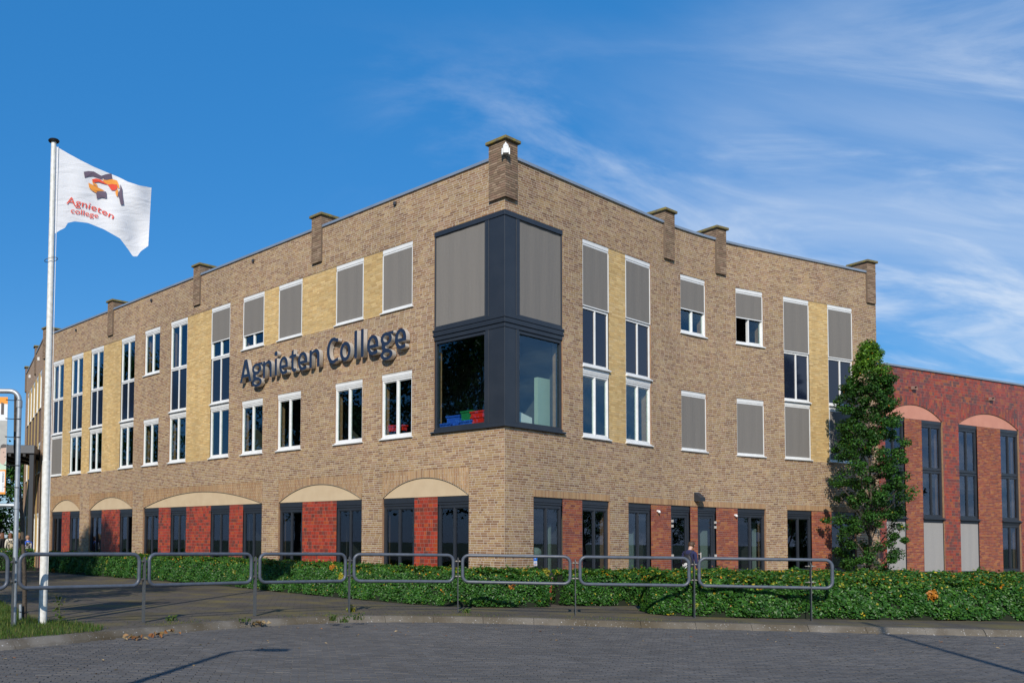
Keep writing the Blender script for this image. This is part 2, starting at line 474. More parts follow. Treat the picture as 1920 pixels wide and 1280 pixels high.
COURSE = 0.0605
def clip_course(s0, s1, za, zb, holes):
    """free spans of a course: list of (sa, sb, zlow, zhigh)"""
    hs = [h for h in holes if h[2] < zb - 1e-6 and h[3] > za + 1e-6 and h[1] > s0 and h[0] < s1]
    xs = sorted({s0, s1, *[min(max(h[0], s0), s1) for h in hs], *[min(max(h[1], s0), s1) for h in hs]})
    spans = []
    for a, b in zip(xs, xs[1:]):
        if b - a < 1e-4: continue
        m = (a + b) / 2; lo, hi = za, zb
        for h in hs:
            if h[0] < m < h[1]:
                if h[2] <= lo and h[3] >= hi: hi = lo
                elif h[2] <= lo: lo = max(lo, h[3])
                elif h[3] >= hi: hi = min(hi, h[2])
                else: hi = h[2]
        if hi - lo < 0.008: continue
        if spans and abs(spans[-1][1] - a) < 1e-5 and abs(spans[-1][2] - lo) < 1e-6 and abs(spans[-1][3] - hi) < 1e-6:
            spans[-1] = (spans[-1][0], b, lo, hi)
        else: spans.append((a, b, lo, hi))
    return spans
def lay_bricks(s0, s1, z0, z1, holes, course=COURSE, L=0.21, H=0.10, joint=0.010, bed=0.011, pH=0.24):
    out = []
    n = int(math.ceil((z1 - z0) / course - 1e-6))
    for i in range(n):
        za = z0 + i * course; zb = min(za + course, z1)
        if zb - za < 0.012: continue
        off = random.random() * L
        for a, b, lo, hi in clip_course(s0, s1, za, zb, holes):
            x = a; first = True
            while x < b - 1e-4:
                w = H if random.random() < pH else L
                if first: w = max(0.05, w - (off if w == L else off * 0.4)); first = False
                if b - (x + w + joint) < 0.05: w = b - x
                if w > L + 0.06: w = (b - x - joint) / 2
                e = min(x + w, b)
                out.append((x, e, lo, hi - (bed if hi >= zb - 1e-6 else 0.002)))
                x = e + joint
    return np.array(out)
def lay_soldiers(s0, s1, zlo, zhi, wdt=0.05, joint=0.010, L=0.21):
    """upright bricks; zlo may be a function of s (an arch line)"""
    out = []; x = s0 + 0.004; col_i = 0
    while x < s1 - 0.02:
        col_i += 1
        e = min(x + wdt, s1 - 0.002); m = (x + e) / 2
        lo = zlo(m) if callable(zlo) else zlo
        z = zhi; first = True
        while z > lo + 0.015:
            h = L
            if first and (zhi - lo) > L * 1.2: h = L * (.5 if col_i % 2 else 1)
            first = False
            b = max(z - h, lo)
            if b - lo < 0.04: b = lo
            out.append((x, e, b, z)); z = b - joint
        x = e + joint
    return np.array(out)
def brick_mesh(name, wall, B, cols, mat, proud=0.0024, back=-0.004, jitter=0.0008, seed=1):
    rng = np.random.default_rng(seed)
    n = len(B); s0, s1, z0, z1 = B.T
    pr = proud + rng.uniform(-jitter, jitter, n)
    ch = 0.0014
    V = np.empty((n, 8, 3))
    V[:, 0] = wall.X(s0, z0, np.full(n, back)); V[:, 1] = wall.X(s1, z0, np.full(n, back))
    V[:, 2] = wall.X(s1, z1, np.full(n, back)); V[:, 3] = wall.X(s0, z1, np.full(n, back))
    V[:, 4] = wall.X(s0 + ch, z0 + ch, pr); V[:, 5] = wall.X(s1 - ch, z0 + ch, pr)
    V[:, 6] = wall.X(s1 - ch, z1 - ch, pr); V[:, 7] = wall.X(s0 + ch, z1 - ch, pr)
    q = np.array([[4, 5, 6, 7], [0, 1, 5, 4], [1, 2, 6, 5], [2, 3, 7, 6], [3, 0, 4, 7]])
    F = (q[None] + (np.arange(n) * 8)[:, None, None]).reshape(-1, 4)
    pal = np.array(cols); k = rng.integers(0, len(pal), n)
    c = pal[k] * rng.uniform(0.86, 1.12, (n, 1))
    return fast_mesh(name, V.reshape(-1, 3), F, mat, np.repeat(c, 5, axis=0))
def backing(name, wall, s0, s1, z0, z1, holes, mats, parent, d=0.0, depth=0.13, step=0.25, thick=0.32):
    """mortar sheet with openings, reveals and an inner face"""
    xs = {s0, s1}; zs = {z0, z1}
    for h in holes:
        for x in h[:2]:
            if s0 < x < s1: xs.add(x)
        for z in h[2:4]:
            if z0 < z < z1: zs.add(z)
    if wall.bend is not None:
        x = wall.bend
        while x < s1: xs.add(x); x += step
    xs = sorted(xs); zs = sorted(zs)
    b = MB()
    def inside(a, b_, c, e):
        m, k = (a + b_) / 2, (c + e) / 2
        return any(h[0] < m < h[1] and h[2] < k < h[3] for h in holes)
    solid = {}
    for i in range(len(xs) - 1):
        for j in range(len(zs) - 1):
            solid[i, j] = not inside(xs[i], xs[i+1], zs[j], zs[j+1])
    p = lambda s, z, dd: wall.pt(s, z, dd)
    for (i, j), v in solid.items():
        a, c, e, g = xs[i], xs[i+1], zs[j], zs[j+1]
        if v:
            b.quad(p(a, e, d), p(c, e, d), p(c, g, d), p(a, g, d), 0)
            b.quad(p(a, e, -thick), p(a, g, -thick), p(c, g, -thick), p(c, e, -thick), 2)
        else:
            if solid.get((i-1, j), False): b.quad(p(a, e, d), p(a, e, -thick), p(a, g, -thick), p(a, g, d), 1)
            if solid.get((i+1, j), False): b.quad(p(c, e, -thick), p(c, e, d), p(c, g, d), p(c, g, -thick), 1)
            if solid.get((i, j-1), False): b.quad(p(a, e, d), p(c, e, d), p(c, e, -thick), p(a, e, -thick), 1)
            if solid.get((i, j+1), False): b.quad(p(a, g, -thick), p(c, g, -thick), p(c, g, d), p(a, g, d), 1)
    return b.obj(name, mats, parent)

# ---------------------------------------------------------------- windows
def window(wall, s0, s1, z0, z1, parent, style='white', blind=0.0, panel=False, cassette=0.17, sill=True, mull=True,
           recess=0.035, open_left=False, name='window', label=None, sill_ext=0.05, door=False, screen='screen', glass='glass'):
    w = s1 - s0; h = z1 - z0
    Mx = wall.mat((s0 + s1) / 2, z0)
    fm = M['white'] if style == 'white' else M['anth']
    x0, x1 = -w / 2 + 0.004, w / 2 - 0.004
    fw = 0.046 if style == 'white' else 0.075
    y0 = recess; y1 = recess + 0.09
    top = h - 0.004; zt = top - (cassette if cassette else 0)
    b = MB()
    zb = 0.075 if sill else 0.012
    b.box(x0, x0 + fw, y0, y1, zb, zt); b.box(x1 - fw, x1, y0, y1, zb, zt)
    b.box(x0 + fw, x1 - fw, y0 + .001, y1, zb, zb + fw * 1.15); b.box(x0 + fw, x1 - fw, y0 + .001, y1, zt - fw, zt)
    if mull: b.box(-0.026, 0.026, y0 + .002, y1, zb + fw * 1.15, zt - fw)
    if cassette:
        c3 = cassette / 3
        b.box(x0, x1, y0 - 0.022, y1, zt + c3 * 1.05, top)
        b.box(x0, x1, y0 - 0.014, y1, zt + 0.008, zt + c3 * 0.93)
    o = b.obj(name, [fm], parent, Mx, bevel=0.003)
    if label: o['label'] = label
    iz0, iz1 = zb + fw * 1.15, zt - fw
    cells = [(x0 + fw, -0.026), (0.026, x1 - fw)] if mull else [(x0 + fw, x1 - fw)]
    for k, (a, c) in enumerate(cells):
        if panel:
            MB().box(a, c, y0 + 0.035, y0 + 0.05, iz0, iz1).obj('panel', [M['spandrel']], o, Mx)
            continue
        # sash
        sw = 0.024 if not door else 0.09
        Mo = Mx
        if open_left and k == 0:
            Mo = Mx @ Matrix.Translation((a, y0 + 0.06, 0)) @ Matrix.Rotation(math.radians(62), 4, 'Z') @ Matrix.Translation((-a, -(y0 + 0.06), 0))
        sb = MB()
        sb.box(a, a + sw, y0 + .022, y0 + .075, iz0, iz1); sb.box(c - sw, c, y0 + .022, y0 + .075, iz0, iz1)
        sb.box(a + sw, c - sw, y0 + .023, y0 + .075, iz0, iz0 + sw); sb.box(a + sw, c - sw, y0 + .023, y0 + .075, iz1 - sw, iz1)
        so = sb.obj('sash', [fm], o, Mo)
        MB().box(a + sw, c - sw, y0 + 0.045, y0 + 0.053, iz0 + sw, iz1 - sw).obj('pane', [M[glass]], o, Mo)
    if sill:
        sb = MB()
        sb.box(-w / 2 - sill_ext, w / 2 + sill_ext, -0.055, y1, 0.0, 0.035)
        sb.box(-w / 2 + 0.004, w / 2 - 0.004, -0.01, y1 - .001, 0.036, 0.072)
        sb.obj('sill', [fm], o, Mx, bevel=0.003)
    if blind > 0:
        zb2 = zt - (zt - zb) * blind
        bl = MB(); nx = 14
        rng = random.Random(int(s0 * 1000) + int(z0 * 77))
        ph = rng.random() * 6; am = rng.uniform(.002, .005)
        xx = [x0 + 0.03 + (w - 0.068) * i / nx for i in range(nx + 1)]
        yy = [recess - 0.012 + am * math.sin(ph + i * 1.1) * math.sin(math.pi * i / nx) for i in range(nx + 1)]
        for i in range(nx):
            bl.quad((xx[i], yy[i], zb2 + .03), (xx[i+1], yy[i+1], zb2 + .03), (xx[i+1], yy[i+1], zt + .005), (xx[i], yy[i], zt + .005))
            bl.quad((xx[i+1], yy[i+1] + .003, zb2 + .03), (xx[i], yy[i] + .003, zb2 + .03), (xx[i], yy[i] + .003, zt + .005), (xx[i+1], yy[i+1] + .003, zt + .005))
        bl.obj('blind', [M[screen]], o, Mx, smooth=True)
        bb = MB(); bb.box(x0 + 0.02, x1 - 0.02, recess - 0.026, recess - 0.002, zb2, zb2 + 0.034)
        bb.obj('blind_bar', [fm], o, Mx, bevel=0.004)
        for ga in (x0, x1 - .03):
            MB().box(ga, ga + 0.03, recess - 0.026, recess - .0005, zb, zt).obj('blind_guide', [fm], o, Mx)
    return o

# ================================================================ THE TAN BUILDING
CX0, CY0 = 4.897, 22.9
DL = np.array([-0.63424, 0.77314]); DR = np.array([0.77314, 0.63424])
WL = Wall((CX0, CY0), -DL)                       # left facade, s = 0 at the corner, negative to the left
WR_ = Wall((CX0, CY0), DR, bend=7.0, R=21.0, bend2=12.1)     # right facade, bending towards the street
S_L0 = -28.3
S_R1 = 18.55
ROOF = 11.30
Lend = WL.pt(S_L0, 0)
WB = Wall((Lend.x, Lend.y), (4.1, -10.5))        # receding facade past the bend, s from -11.3 to 0
bld = thing('school_building', 'three-storey tan and yellow brick school building with a dark glazed corner', 'building', (CX0, CY0, 0))

Z1a, Z1b = 4.38, 6.27        # first floor windows
Z2a, Z2b = 8.03, 9.91        # second floor windows
sL = lambda px, py=700: WL.s_of(px, py)
# left facade columns (right edge px, left edge px) -> s
colsA = [(-4.441, -3.223), (-6.483, -5.250), (-9.376, -8.145), (-11.413, -10.190), (-18.31, -17.09)]
colsB = [(-13.406, -12.20), (-16.281, -15.07), (-20.307, -19.12), (-23.143, -21.95), (-25.155, -23.96), (-27.19, -26.0)]
yellowL = [(-5.250, -4.441, Z2a, Z2b), (-8.145, -6.483, Z2a, Z2b), (-10.190, -9.376, Z2a, Z2b),
           (-15.07, -13.406, Z1a, Z2b), (-21.95, -20.307, Z1a, Z2b), (-23.96, -23.143, Z1a, Z2b), (-26.0, -25.155, Z1a, Z2b)]
winL = []
for a, b in colsA: winL += [(a, b, Z1a, Z1b), (a, b, Z2a, Z2b)]
for a, b in colsB: winL.append((a, b, Z1a, Z2b))
BOX = 2.40; BZ0, BZ1 = 4.40, 9.92
SPR, ARC, SOL = 2.71, 3.235, 3.445
PL = 0.60                                        # red tiled plinth
def bay(*px): return [WL.s_of(p, 1000) for p in px]
bays = []   # (s0, s1, [window (s0,s1)...])
for edges in ([716.5, 774.5, 818, 879], [521.5, 564.5, 628.5, 678], [267.5, 295, 317.5, 346.5, 392.5, 427.5, 453, 490.5], [166.2, 188.2, 222.5, 247.5], [95, 113.8, 128.8, 148.5]):
    e = bay(*edges)
    bays.append((e[0], e[-1], [(e[i], e[i+1]) for i in range(0, len(e), 2)], [(e[i], e[i+1]) for i in range(1, len(e) - 1, 2)]))
bayholes = [(b[0], b[1], PL, SOL) for b in bays]
WZ0 = 0.90
holesL = winL + yellowL + bayholes + [(-BOX, 1.0, BZ0, BZ1)]
# main bricks of the left facade
BL = lay_bricks(S_L0, -0.003, PL, ROOF, holesL)
# right facade
sR = lambda px, py=1000: WR_.s_of(px, py, lo=-5, hi=25)
rB = [(1092, 1141.5, 450), (1173, 1219.25, 490), (1468.25, 1516.25, 565), (1551.75, 1597.5, 580)]
rA = [(1275.5, 1322.5, 522), (1379, 1430, 547)]
colsRB = [(sR(a, y) , sR(b, y)) for a, b, y in rB]
colsRA = [(sR(a, y), sR(b, y)) for a, b, y in rA]
yellowR = [(colsRB[0][1], colsRB[1][0], Z1a, Z2b), (colsRB[2][1], colsRB[3][0], Z1a, Z2b)]
winR = [(a, b, Z1a, Z2b) for a, b in colsRB]
for a, b in colsRA: winR += [(a, b, Z1a, Z1b), (a, b, Z2a, Z2b)]
RS0, RS1 = 2.685, 2.87
rb = [[sR(x) for x in e] for e in ([1000.3, 1056.5, 1093, 1143.5], [1178.5, 1222.5, 1259.5, 1296, 1309.5, 1344.5, 1384.5, 1436.5], [1476.5, 1523.5, 1560.5, 1606])]
rwins, rreds = [], []
for e in rb:
    rwins += [(e[i], e[i+1]) for i in range(0, len(e), 2)]
    rreds += [(e[i], e[i+1]) for i in range(1, len(e) - 1, 2)]
soldR = [(e[0], e[-1]) for e in rb]
rbay = [(e[0], e[-1], PL, RS1) for e in rb]
RBOX = 2.44
holesR = winR + yellowR + rbay + [(-1, RBOX, BZ0, BZ1)]
BR = lay_bricks(0.003, S_R1, PL, ROOF, holesR)

# the 300 bricks that show largest are parts of their own: the corner just above the hedge
def split_near(B, wall, n, sgn):
    zc = (B[:, 2] + B[:, 3]) / 2; sc = (B[:, 0] + B[:, 1]) / 2
    full = (B[:, 1] - B[:, 0] > 0.195) & (B[:, 1] - B[:, 0] < 0.215) & (B[:, 3] - B[:, 2] > 0.045)
    score = np.where(full & (zc > 1.0) & (zc < 4.3), np.abs(sc), 99)
    idx = np.argsort(score)[:n]
    m = np.ones(len(B), bool); m[idx] = False
    return B[m], B[idx]
BL, BLs = split_near(BL, WL, 170, -1)
BR, BRs = split_near(BR, WR_, 130, 1)
def unit_brick(L, H, mat):
    b = MB(); c = .0014
    x0, x1, z0, z1 = -L / 2, L / 2, -H / 2, H / 2; yb, yf = .004, -.0024
    b.v = [(x0, yb, z0), (x1, yb, z0), (x1, yb, z1), (x0, yb, z1), (x0 + c, yf, z0 + c), (x1 - c, yf, z0 + c), (x1 - c, yf, z1 - c), (x0 + c, yf, z1 - c)]
    b.f = [(4, 5, 6, 7), (0, 1, 5, 4), (1, 2, 6, 5), (2, 3, 7, 6), (3, 0, 4, 7)]; b.m = [0] * 5
    return b.mesh('brick', [mat])
ub = unit_brick(0.21, COURSE - 0.011, M['brick1'])
for wall, arr in ((WL, BLs), (WR_, BRs)):
    for s0, s1, z0, z1 in arr:
        o = bpy.data.objects.new('brick', ub)
        reg(o, bld, wall.mat((s0 + s1) / 2, (z0 + z1) / 2) @ Matrix.Diagonal(((s1 - s0) / 0.21, 1, (z1 - z0) / (COURSE - .011), 1)))
tag(reg(bpy.data.objects.new('brickwork', brick_mesh('brickwork', WL, BL, BROWN, M['brick'], seed=2)), bld), kind='stuff')
tag(reg(bpy.data.objects.new('brickwork', brick_mesh('brickwork', WR_, BR, BROWN, M['brick'], seed=3)), bld), kind='stuff')
# yellow infill, set slightly back
for wall, ys, sd_ in ((WL, yellowL, 10), (WR_, yellowR, 20)):
    for k, (a, b, z0, z1) in enumerate(ys):
        B = lay_bricks(a + .004, b - .004, z0, z1, [], pH=.25)
        tag(reg(bpy.data.objects.new('yellow_brickwork', brick_mesh('yellow_brickwork', wall, B, YELLOW, M['brick'], proud=-0.0115, back=-.02, seed=sd_ + k)), bld), kind='stuff')
        bb = MB(); n = max(1, int((b - a) / .2))
        for i in range(n):
            s_, e_ = a + (b - a) * i / n, a + (b - a) * (i + 1) / n
            bb.quad(wall.pt(s_, z0, -.014), wall.pt(e_, z0, -.014), wall.pt(e_, z1, -.014), wall.pt(s_, z1, -.014))
        bb.obj('infill_mortar', [M['mortar_y']], bld)
# mortar sheets, reveals
backing('wall', WL, S_L0, 0, -.2, ROOF, winL + yellowL + [(-BOX, .5, BZ0, BZ1)] + bayholes, [M['mortar'], M['reveal'], M['interior']], bld)
backing('wall', WR_, 0, S_R1, -.2, ROOF, winR + yellowR + [(-.5, RBOX, BZ0, BZ1)] + rbay, [M['mortar'], M['reveal'], M['interior']], bld)

# tiles: plinth and panels between the ground floor windows
TL, TH = 0.225, 0.105
tileL = []
for b in bays:
    for a, c in b[3]:
        tileL.append((lay_bricks(a + .003, c - .003, PL, SPR - 0.002, [], course=.1075, L=.145, H=.072, joint=.009, bed=.009, pH=.28), WL, -0.045))
plinL = lay_bricks(S_L0, -0.003, 0.0, PL, [], course=.1, L=.145, H=.072, joint=.009, bed=.009, pH=.2)
plinR = lay_bricks(0.003, S_R1, 0.0, PL, [], course=.1, L=.19, H=.09, joint=.009, bed=.009, pH=.2)
near = []
alltiles = []
for T, wl, d in tileL: alltiles += [(t, d) for t in T]
alltiles.sort(key=lambda k: abs(k[0][0]))
cand = [k for k in alltiles if k[0][2] > .8 and .13 < k[0][1] - k[0][0] < .15 and k[0][3] - k[0][2] > .09][:300]
cset = {tuple(k[0]) for k in cand}
ut = unit_brick(.145, .0985, M['tile1'])
for (s0, s1, z0, z1), d in cand:
    o = bpy.data.objects.new('tile', ut)
    reg(o, bld, WL.mat((s0 + s1) / 2, (z0 + z1) / 2, d) @ Matrix.Diagonal(((s1 - s0) / .145, 1, (z1 - z0) / .0985, 1)))
rest = np.array([k[0] for k in alltiles if tuple(k[0]) not in cset])
tag(reg(bpy.data.objects.new('tilework', brick_mesh('tilework', WL, rest, REDTILE, M['tile'], proud=-.045 + .0024, back=-.05, seed=31)), bld), kind='stuff')
tag(reg(bpy.data.objects.new('plinth_tilework', brick_mesh('plinth_tilework', WL, plinL, REDTILE, M['tile'], proud=.005, seed=32)), bld), kind='stuff')
tag(reg(bpy.data.objects.new('plinth_tilework', brick_mesh('plinth_tilework', WR_, plinR, REDTILE, M['tile'], proud=.005, seed=33)), bld), kind='stuff')
def sheet(wall, a, b, z0, z1, d, name, mat, parent, step=.25):
    n = max(1, int(math.ceil((b - a) / step))) if wall.bend is not None else 1
    bb = MB()
    for i in range(n):
        s_, e_ = a + (b - a) * i / n, a + (b - a) * (i + 1) / n
        bb.quad(wall.pt(s_, z0, d), wall.pt(e_, z0, d), wall.pt(e_, z1, d), wall.pt(s_, z1, d))
    return bb.obj(name, [mat], parent)
for b in bays:
    for a, c in b[3]:
        sheet(WL, a, c, PL, SPR, -.047, 'panel_mortar', M['mortar_r'], bld)
# red brick panels on the right facade
for k, (a, c) in enumerate(rreds):
    B = lay_bricks(a + .003, c - .003, PL, RS0 - .002, [], pH=.25)
    tag(reg(bpy.data.objects.new('red_brickwork', brick_mesh('red_brickwork', WR_, B, REDBRICK, M['brick'], proud=-.018, back=-.03, seed=50 + k)), bld), kind='stuff')
    sheet(WR_, a, c, PL, RS0, -.021, 'panel_mortar', M['mortar_r'], bld)
# soldier courses over the right openings
for k, (a, c) in enumerate(soldR):
    B = lay_soldiers(a, c, RS0, RS1 - .006, L=.19)
    tag(reg(bpy.data.objects.new('soldier_course', brick_mesh('soldier_course', WR_, B, SOLDIER, M['brick'], proud=.003, seed=70 + k)), bld), kind='stuff')
    bb = MB(); n = 28
    for i in range(n):
        s_, e_ = a + (c - a) * i / n, a + (c - a) * (i + 1) / n
        bb.quad(WR_.pt(s_, RS0, -.002), WR_.pt(e_, RS0, -.002), WR_.pt(e_, RS1, -.002), WR_.pt(s_, RS1, -.002))
        bb.quad(WR_.pt(s_, RS0, -.3), WR_.pt(e_, RS0, -.3), WR_.pt(e_, RS0, -.002), WR_.pt(s_, RS0, -.002))
    bb.obj('lintel', [M['mortar']], bld)
# arches on the left facade
def arch_fn(a, c, z0, z1):
    half = (c - a) / 2; r = z1 - z0; R = (half * half + r * r) / (2 * r); m = (a + c) / 2
    return lambda s: z1 - R + math.sqrt(max(R * R - (s - m) ** 2, 0))
def arch(wall, a, c, spring, apex, top, parent, stucco, pal, bmat, mmat, seed, sw=.05):
    fn = arch_fn(a, c, spring, apex)
    B = lay_soldiers(a, c, lambda s: fn(s) + .006, top - .006, wdt=sw)
    tag(reg(bpy.data.objects.new('arch_bricks', brick_mesh('arch_bricks', wall, B, pal, bmat, proud=.002, back=-.03, seed=seed)), parent), kind='stuff')
    n = 28; bb = MB(); sb = MB()
    for i in range(n):
        p, q = a + (c - a) * i / n, a + (c - a) * (i + 1) / n
        bb.quad(wall.pt(p, fn(p), -.003), wall.pt(q, fn(q), -.003), wall.pt(q, top, -.003), wall.pt(p, top, -.003), 0)
        bb.quad(wall.pt(p, fn(p), -.12), wall.pt(q, fn(q), -.12), wall.pt(q, fn(q), -.003), wall.pt(p, fn(p), -.003), 1)
        sb.quad(wall.pt(p, spring, -.035), wall.pt(q, spring, -.035), wall.pt(q, fn(q) + .01, -.035), wall.pt(p, fn(p) + .01, -.035))
    sb.quad(wall.pt(a, spring, -.3), wall.pt(c, spring, -.3), wall.pt(c, spring, -.035), wall.pt(a, spring, -.035))
    bb.obj('arch_mortar', [mmat, M['mortar_d']], parent)
    sb.obj('arch_infill', [stucco], parent)
for k, b in enumerate(bays):
    arch(WL, b[0], b[1], SPR, ARC, SOL, bld, M['stucco'], SOLDIER, M['brick'], M['mortar'], 80 + k)

# windows of the left facade
blindA = {(0, 1): 1.0, (1, 1): 1.0, (2, 1): 1.0, (3, 1): .74}
for i, (a, b) in enumerate(colsA):
    window(WL, a, b, Z1a, Z1b, bld)
    window(WL, a, b, Z2a, Z2b, bld, blind=blindA.get((i, 1), 0))
def triple(wall, a, b, b_up=0, b_lo=0, ol=False):
    window(wall, a, b, Z2a, Z2b, bld, blind=b_up, sill=False)
    window(wall, a, b, Z1b + .07, Z2a - .004, bld, panel=True, cassette=0.0, sill_ext=.02)
    window(wall, a, b, Z1a, Z1b + .065, bld, blind=b_lo)
for i, (a, b) in enumerate(colsB):
    triple(WL, a, b, b_up=.66 if i == 0 else 0, b_lo=1.0 if i == 5 else 0)
for i, (a, b) in enumerate(colsRB):
    triple(WR_, a, b, b_up=1.0, b_lo=1.0 if i > 1 else 0)
for i, (a, b) in enumerate(colsRA):
    window(WR_, a, b, Z1a, Z1b, bld, blind=1.0)
    window(WR_, a, b, Z2a, Z2b, bld, blind=.56 if i == 0 else .50, open_left=(i == 1))
for b in bays:
    for a, c in b[2]:
        window(WL, a, c, PL + .002, SPR - .002, bld, style='anth', cassette=.23, sill=False, recess=.07, glass='glass_d', name='tall_window')
for i, (a, c) in enumerate(rwins):
    dr = i in (3, 4)
    window(WR_, a, c, PL + .002 if not dr else .02, RS0 - .002, bld, style='anth', cassette=.20, sill=False, recess=.06, mull=not dr, door=dr,
           name='glazed_door' if dr else 'tall_window', glass='glass_d')
# door hinges and handles
for i in (3, 4):
    a, c = rwins[i]
    for z in (.55, 1.15, 2.05, 2.2):
        MB().box(-.018, .018, -.02, .05, -.04, .04).obj('hinge', [M['steel']], bld, WR_.mat((a + .06) if i == 3 else (c - .06), z), bevel=.004)
    hb = MB().tube([(0, -.03, -.15), (0, -.03, .15)], .016, 8); hb.box(-.012, .012, -.03, .05, -.12, -.09); hb.box(-.012, .012, -.03, .05, .09, .12)
    hb.obj('door_handle', [M['steel']], bld, WR_.mat((c - .07) if i == 3 else (a + .07), 1.1))

# the dark corner box: two storeys of glass round the corner
cw = thing_parent = MB()
def cbox(wall, a, b, d0, d1, z0, z1, mb, mi=0):
    P = [wall.pt(a, z0, d0), wall.pt(b, z0, d0), wall.pt(b, z0, d1), wall.pt(a, z0, d1), wall.pt(a, z1, d0), wall.pt(b, z1, d0), wall.pt(b, z1, d1), wall.pt(a, z1, d1)]
    k = len(mb.v); mb.v += [tuple(p) for p in P]
    mb.f += [(k, k+1, k+2, k+3), (k+7, k+6, k+5, k+4), (k+4, k+5, k+1, k), (k+5, k+6, k+2, k+1), (k+6, k+7, k+3, k+2), (k+7, k+4, k, k+3)]
    mb.m += [mi] * 6
def corner_prism(mb, out, inn, a, b, z0, z1):
    """L-shaped strip wrapping the corner: left length a, right length b, face at distance out, back at inn"""
    def off(s, side, d):
        # point at s along the side at outward distance d
        return WL.pt(-s, 0, d) if side < 0 else WR_.pt(s, 0, d)
    nl, nr = np.array(WL.n), np.array(WR_.n)
    co = Vector((CX0 + (nl[0] + nr[0]) * out, CY0 + (nl[1] + nr[1]) * out, 0)); ci = Vector((CX0 + (nl[0] + nr[0]) * inn, CY0 + (nl[1] + nr[1]) * inn, 0))
    pts = [off(a, -1, out), co, off(b, 1, out), off(b, 1, inn), ci, off(a, -1, inn)]
    mb.prism([(p.x, p.y) for p in pts], z0, z1)
mid0, mid1 = 6.93, 7.27
hb = MB()
corner_prism(hb, .012, -.20, BOX - .002, RBOX - .002, BZ1 - .13, BZ1 - .002)      # head
cb = MB(); ftb = MB()
corner_prism(cb, .022, -.20, BOX + .01, RBOX + .01, mid0 + .16, mid1 - .10)      # middle band
corner_prism(cb, .040, -.20, BOX + .03, RBOX + .03, mid1 - .098, mid1 - .05)
corner_prism(cb, .004, -.20, BOX - .004, RBOX - .004, mid1 - .049, mid1)
corner_prism(cb, .034, -.20, BOX + .02, RBOX + .02, mid0 + .115, mid0 + .158)
corner_prism(cb, .004, -.20, BOX - .004, RBOX - .004, mid0, mid0 + .114)
corner_prism(ftb, .004, -.20, BOX - .004, RBOX - .004, BZ0 + .05, BZ0 + .12)      # foot
cornerw = cb.obj('corner_window', [M['anth']], bld, bevel=.003)
hb.obj('head_rail', [M['anth']], cornerw, bevel=.003)
ftb.obj('foot_rail', [M['anth']], cornerw, bevel=.003)
sb = MB(); corner_prism(sb, .075, -.20, BOX + .06, RBOX + .06, BZ0, BZ0 + .048); sb.obj('sill', [M['anth']], cornerw, bevel=.004)
CPL, CPR = .62, .58
pb = MB()
for z0, z1 in ((BZ0 + .121, mid0 - .001), (mid1 + .001, BZ1 - .131)):
    corner_prism(pb, -.012, -.35, CPL - .10, CPR - .10, z0, z1)
    cbox(WL, -CPL, -CPL + .10, -.35, -.001, z0, z1, pb); cbox(WR_, CPR - .10, CPR, -.35, -.001, z0, z1, pb)
pb.obj('corner_post', [M['anth']], cornerw, bevel=.003)
for wall, a, b in ((WL, -BOX + .004, -CPL - .001), (WR_, CPR + .001, RBOX - .004)):
    fb = MB()
    z0, z1 = BZ0 + .121, mid0 - .001
    cbox(wall, a, a + .06, -.18, -.03, z0, z1, fb); cbox(wall, b - .06, b, -.18, -.03, z0, z1, fb)
    cbox(wall, a + .061, b - .061, -.18, -.03, z0, z0 + .05, fb); cbox(wall, a + .061, b - .061, -.18, -.03, z1 - .09, z1, fb)
    z2, z3 = mid1 + .001, BZ1 - .131
    cbox(wall, a, a + .035, -.10, -.005, z2, z3, fb); cbox(wall, b - .035, b, -.10, -.005, z2, z3, fb)
    cbox(wall, a + .036, b - .036, -.07, -.012, z2, z2 + .05, fb)
    fb.obj('frame', [M['anth']], cornerw, bevel=.003)
    gb = MB(); cbox(wall, a + .06, b - .06, -.09, -.08, z0 + .05, z1 - .09, gb); gb.obj('pane', [M['glass']], cornerw)
    bb = MB(); n = 16
    for i in range(n):
        p, q = a + .03 + (b - a - .06) * i / n, a + .03 + (b - a - .06) * (i + 1) / n
        dp, dq = -.035 + .003 * math.sin(i * 1.3), -.035 + .003 * math.sin((i + 1) * 1.3)
        bb.quad(wall.pt(p, z2 + .05, dp), wall.pt(q, z2 + .05, dq), wall.pt(q, z3, dq), wall.pt(p, z3, dp))
        bb.quad(wall.pt(q, z2 + .05, dq - .004), wall.pt(p, z2 + .05, dp - .004), wall.pt(p, z3, dp - .004), wall.pt(q, z3, dq - .004))
    bb.obj('blind', [M['screen']], cornerw, smooth=True)

# parapet coping, roof and the unseen back of the building
cp = MB()
corner_prism(cp, .045, -.40, -S_L0, 6.0, ROOF + .002, ROOF + .075)
for i in range(16):
    a, b = 6.0 + (S_R1 - 6.0) * i / 16, 6.0 + (S_R1 - 6.0) * (i + 1) / 16
    cbox(WR_, a + .0005, b, -.40, .045, ROOF + .002, ROOF + .075, cp)
cp.obj('coping', [M['coping']], bld)
Bend = WB.pt(-11.3, 0)
Rend = WR_.pt(S_R1, 0); RT = WR_.frame(np.array(S_R1))
rpts = [WL.pt(0, 0, -.2), *[WR_.pt(s, 0, -.2) for s in (6, 10, 14, S_R1)], Vector((Rend.x - RT[2][0] * 14, Rend.y - RT[2][1] * 14, 0)), Vector((-2, 62, 0)), Vector((Bend.x + 3, Bend.y + 1, 0)), Vector((Bend.x, Bend.y, 0)), WL.pt(S_L0, 0, -.2)]
rp = MB().poly([(p.x, p.y, 10.9) for p in reversed(rpts)][::-1]); rp.obj('roof', [M['roof']], bld)
bk = MB()
bpts = rpts[4:9]
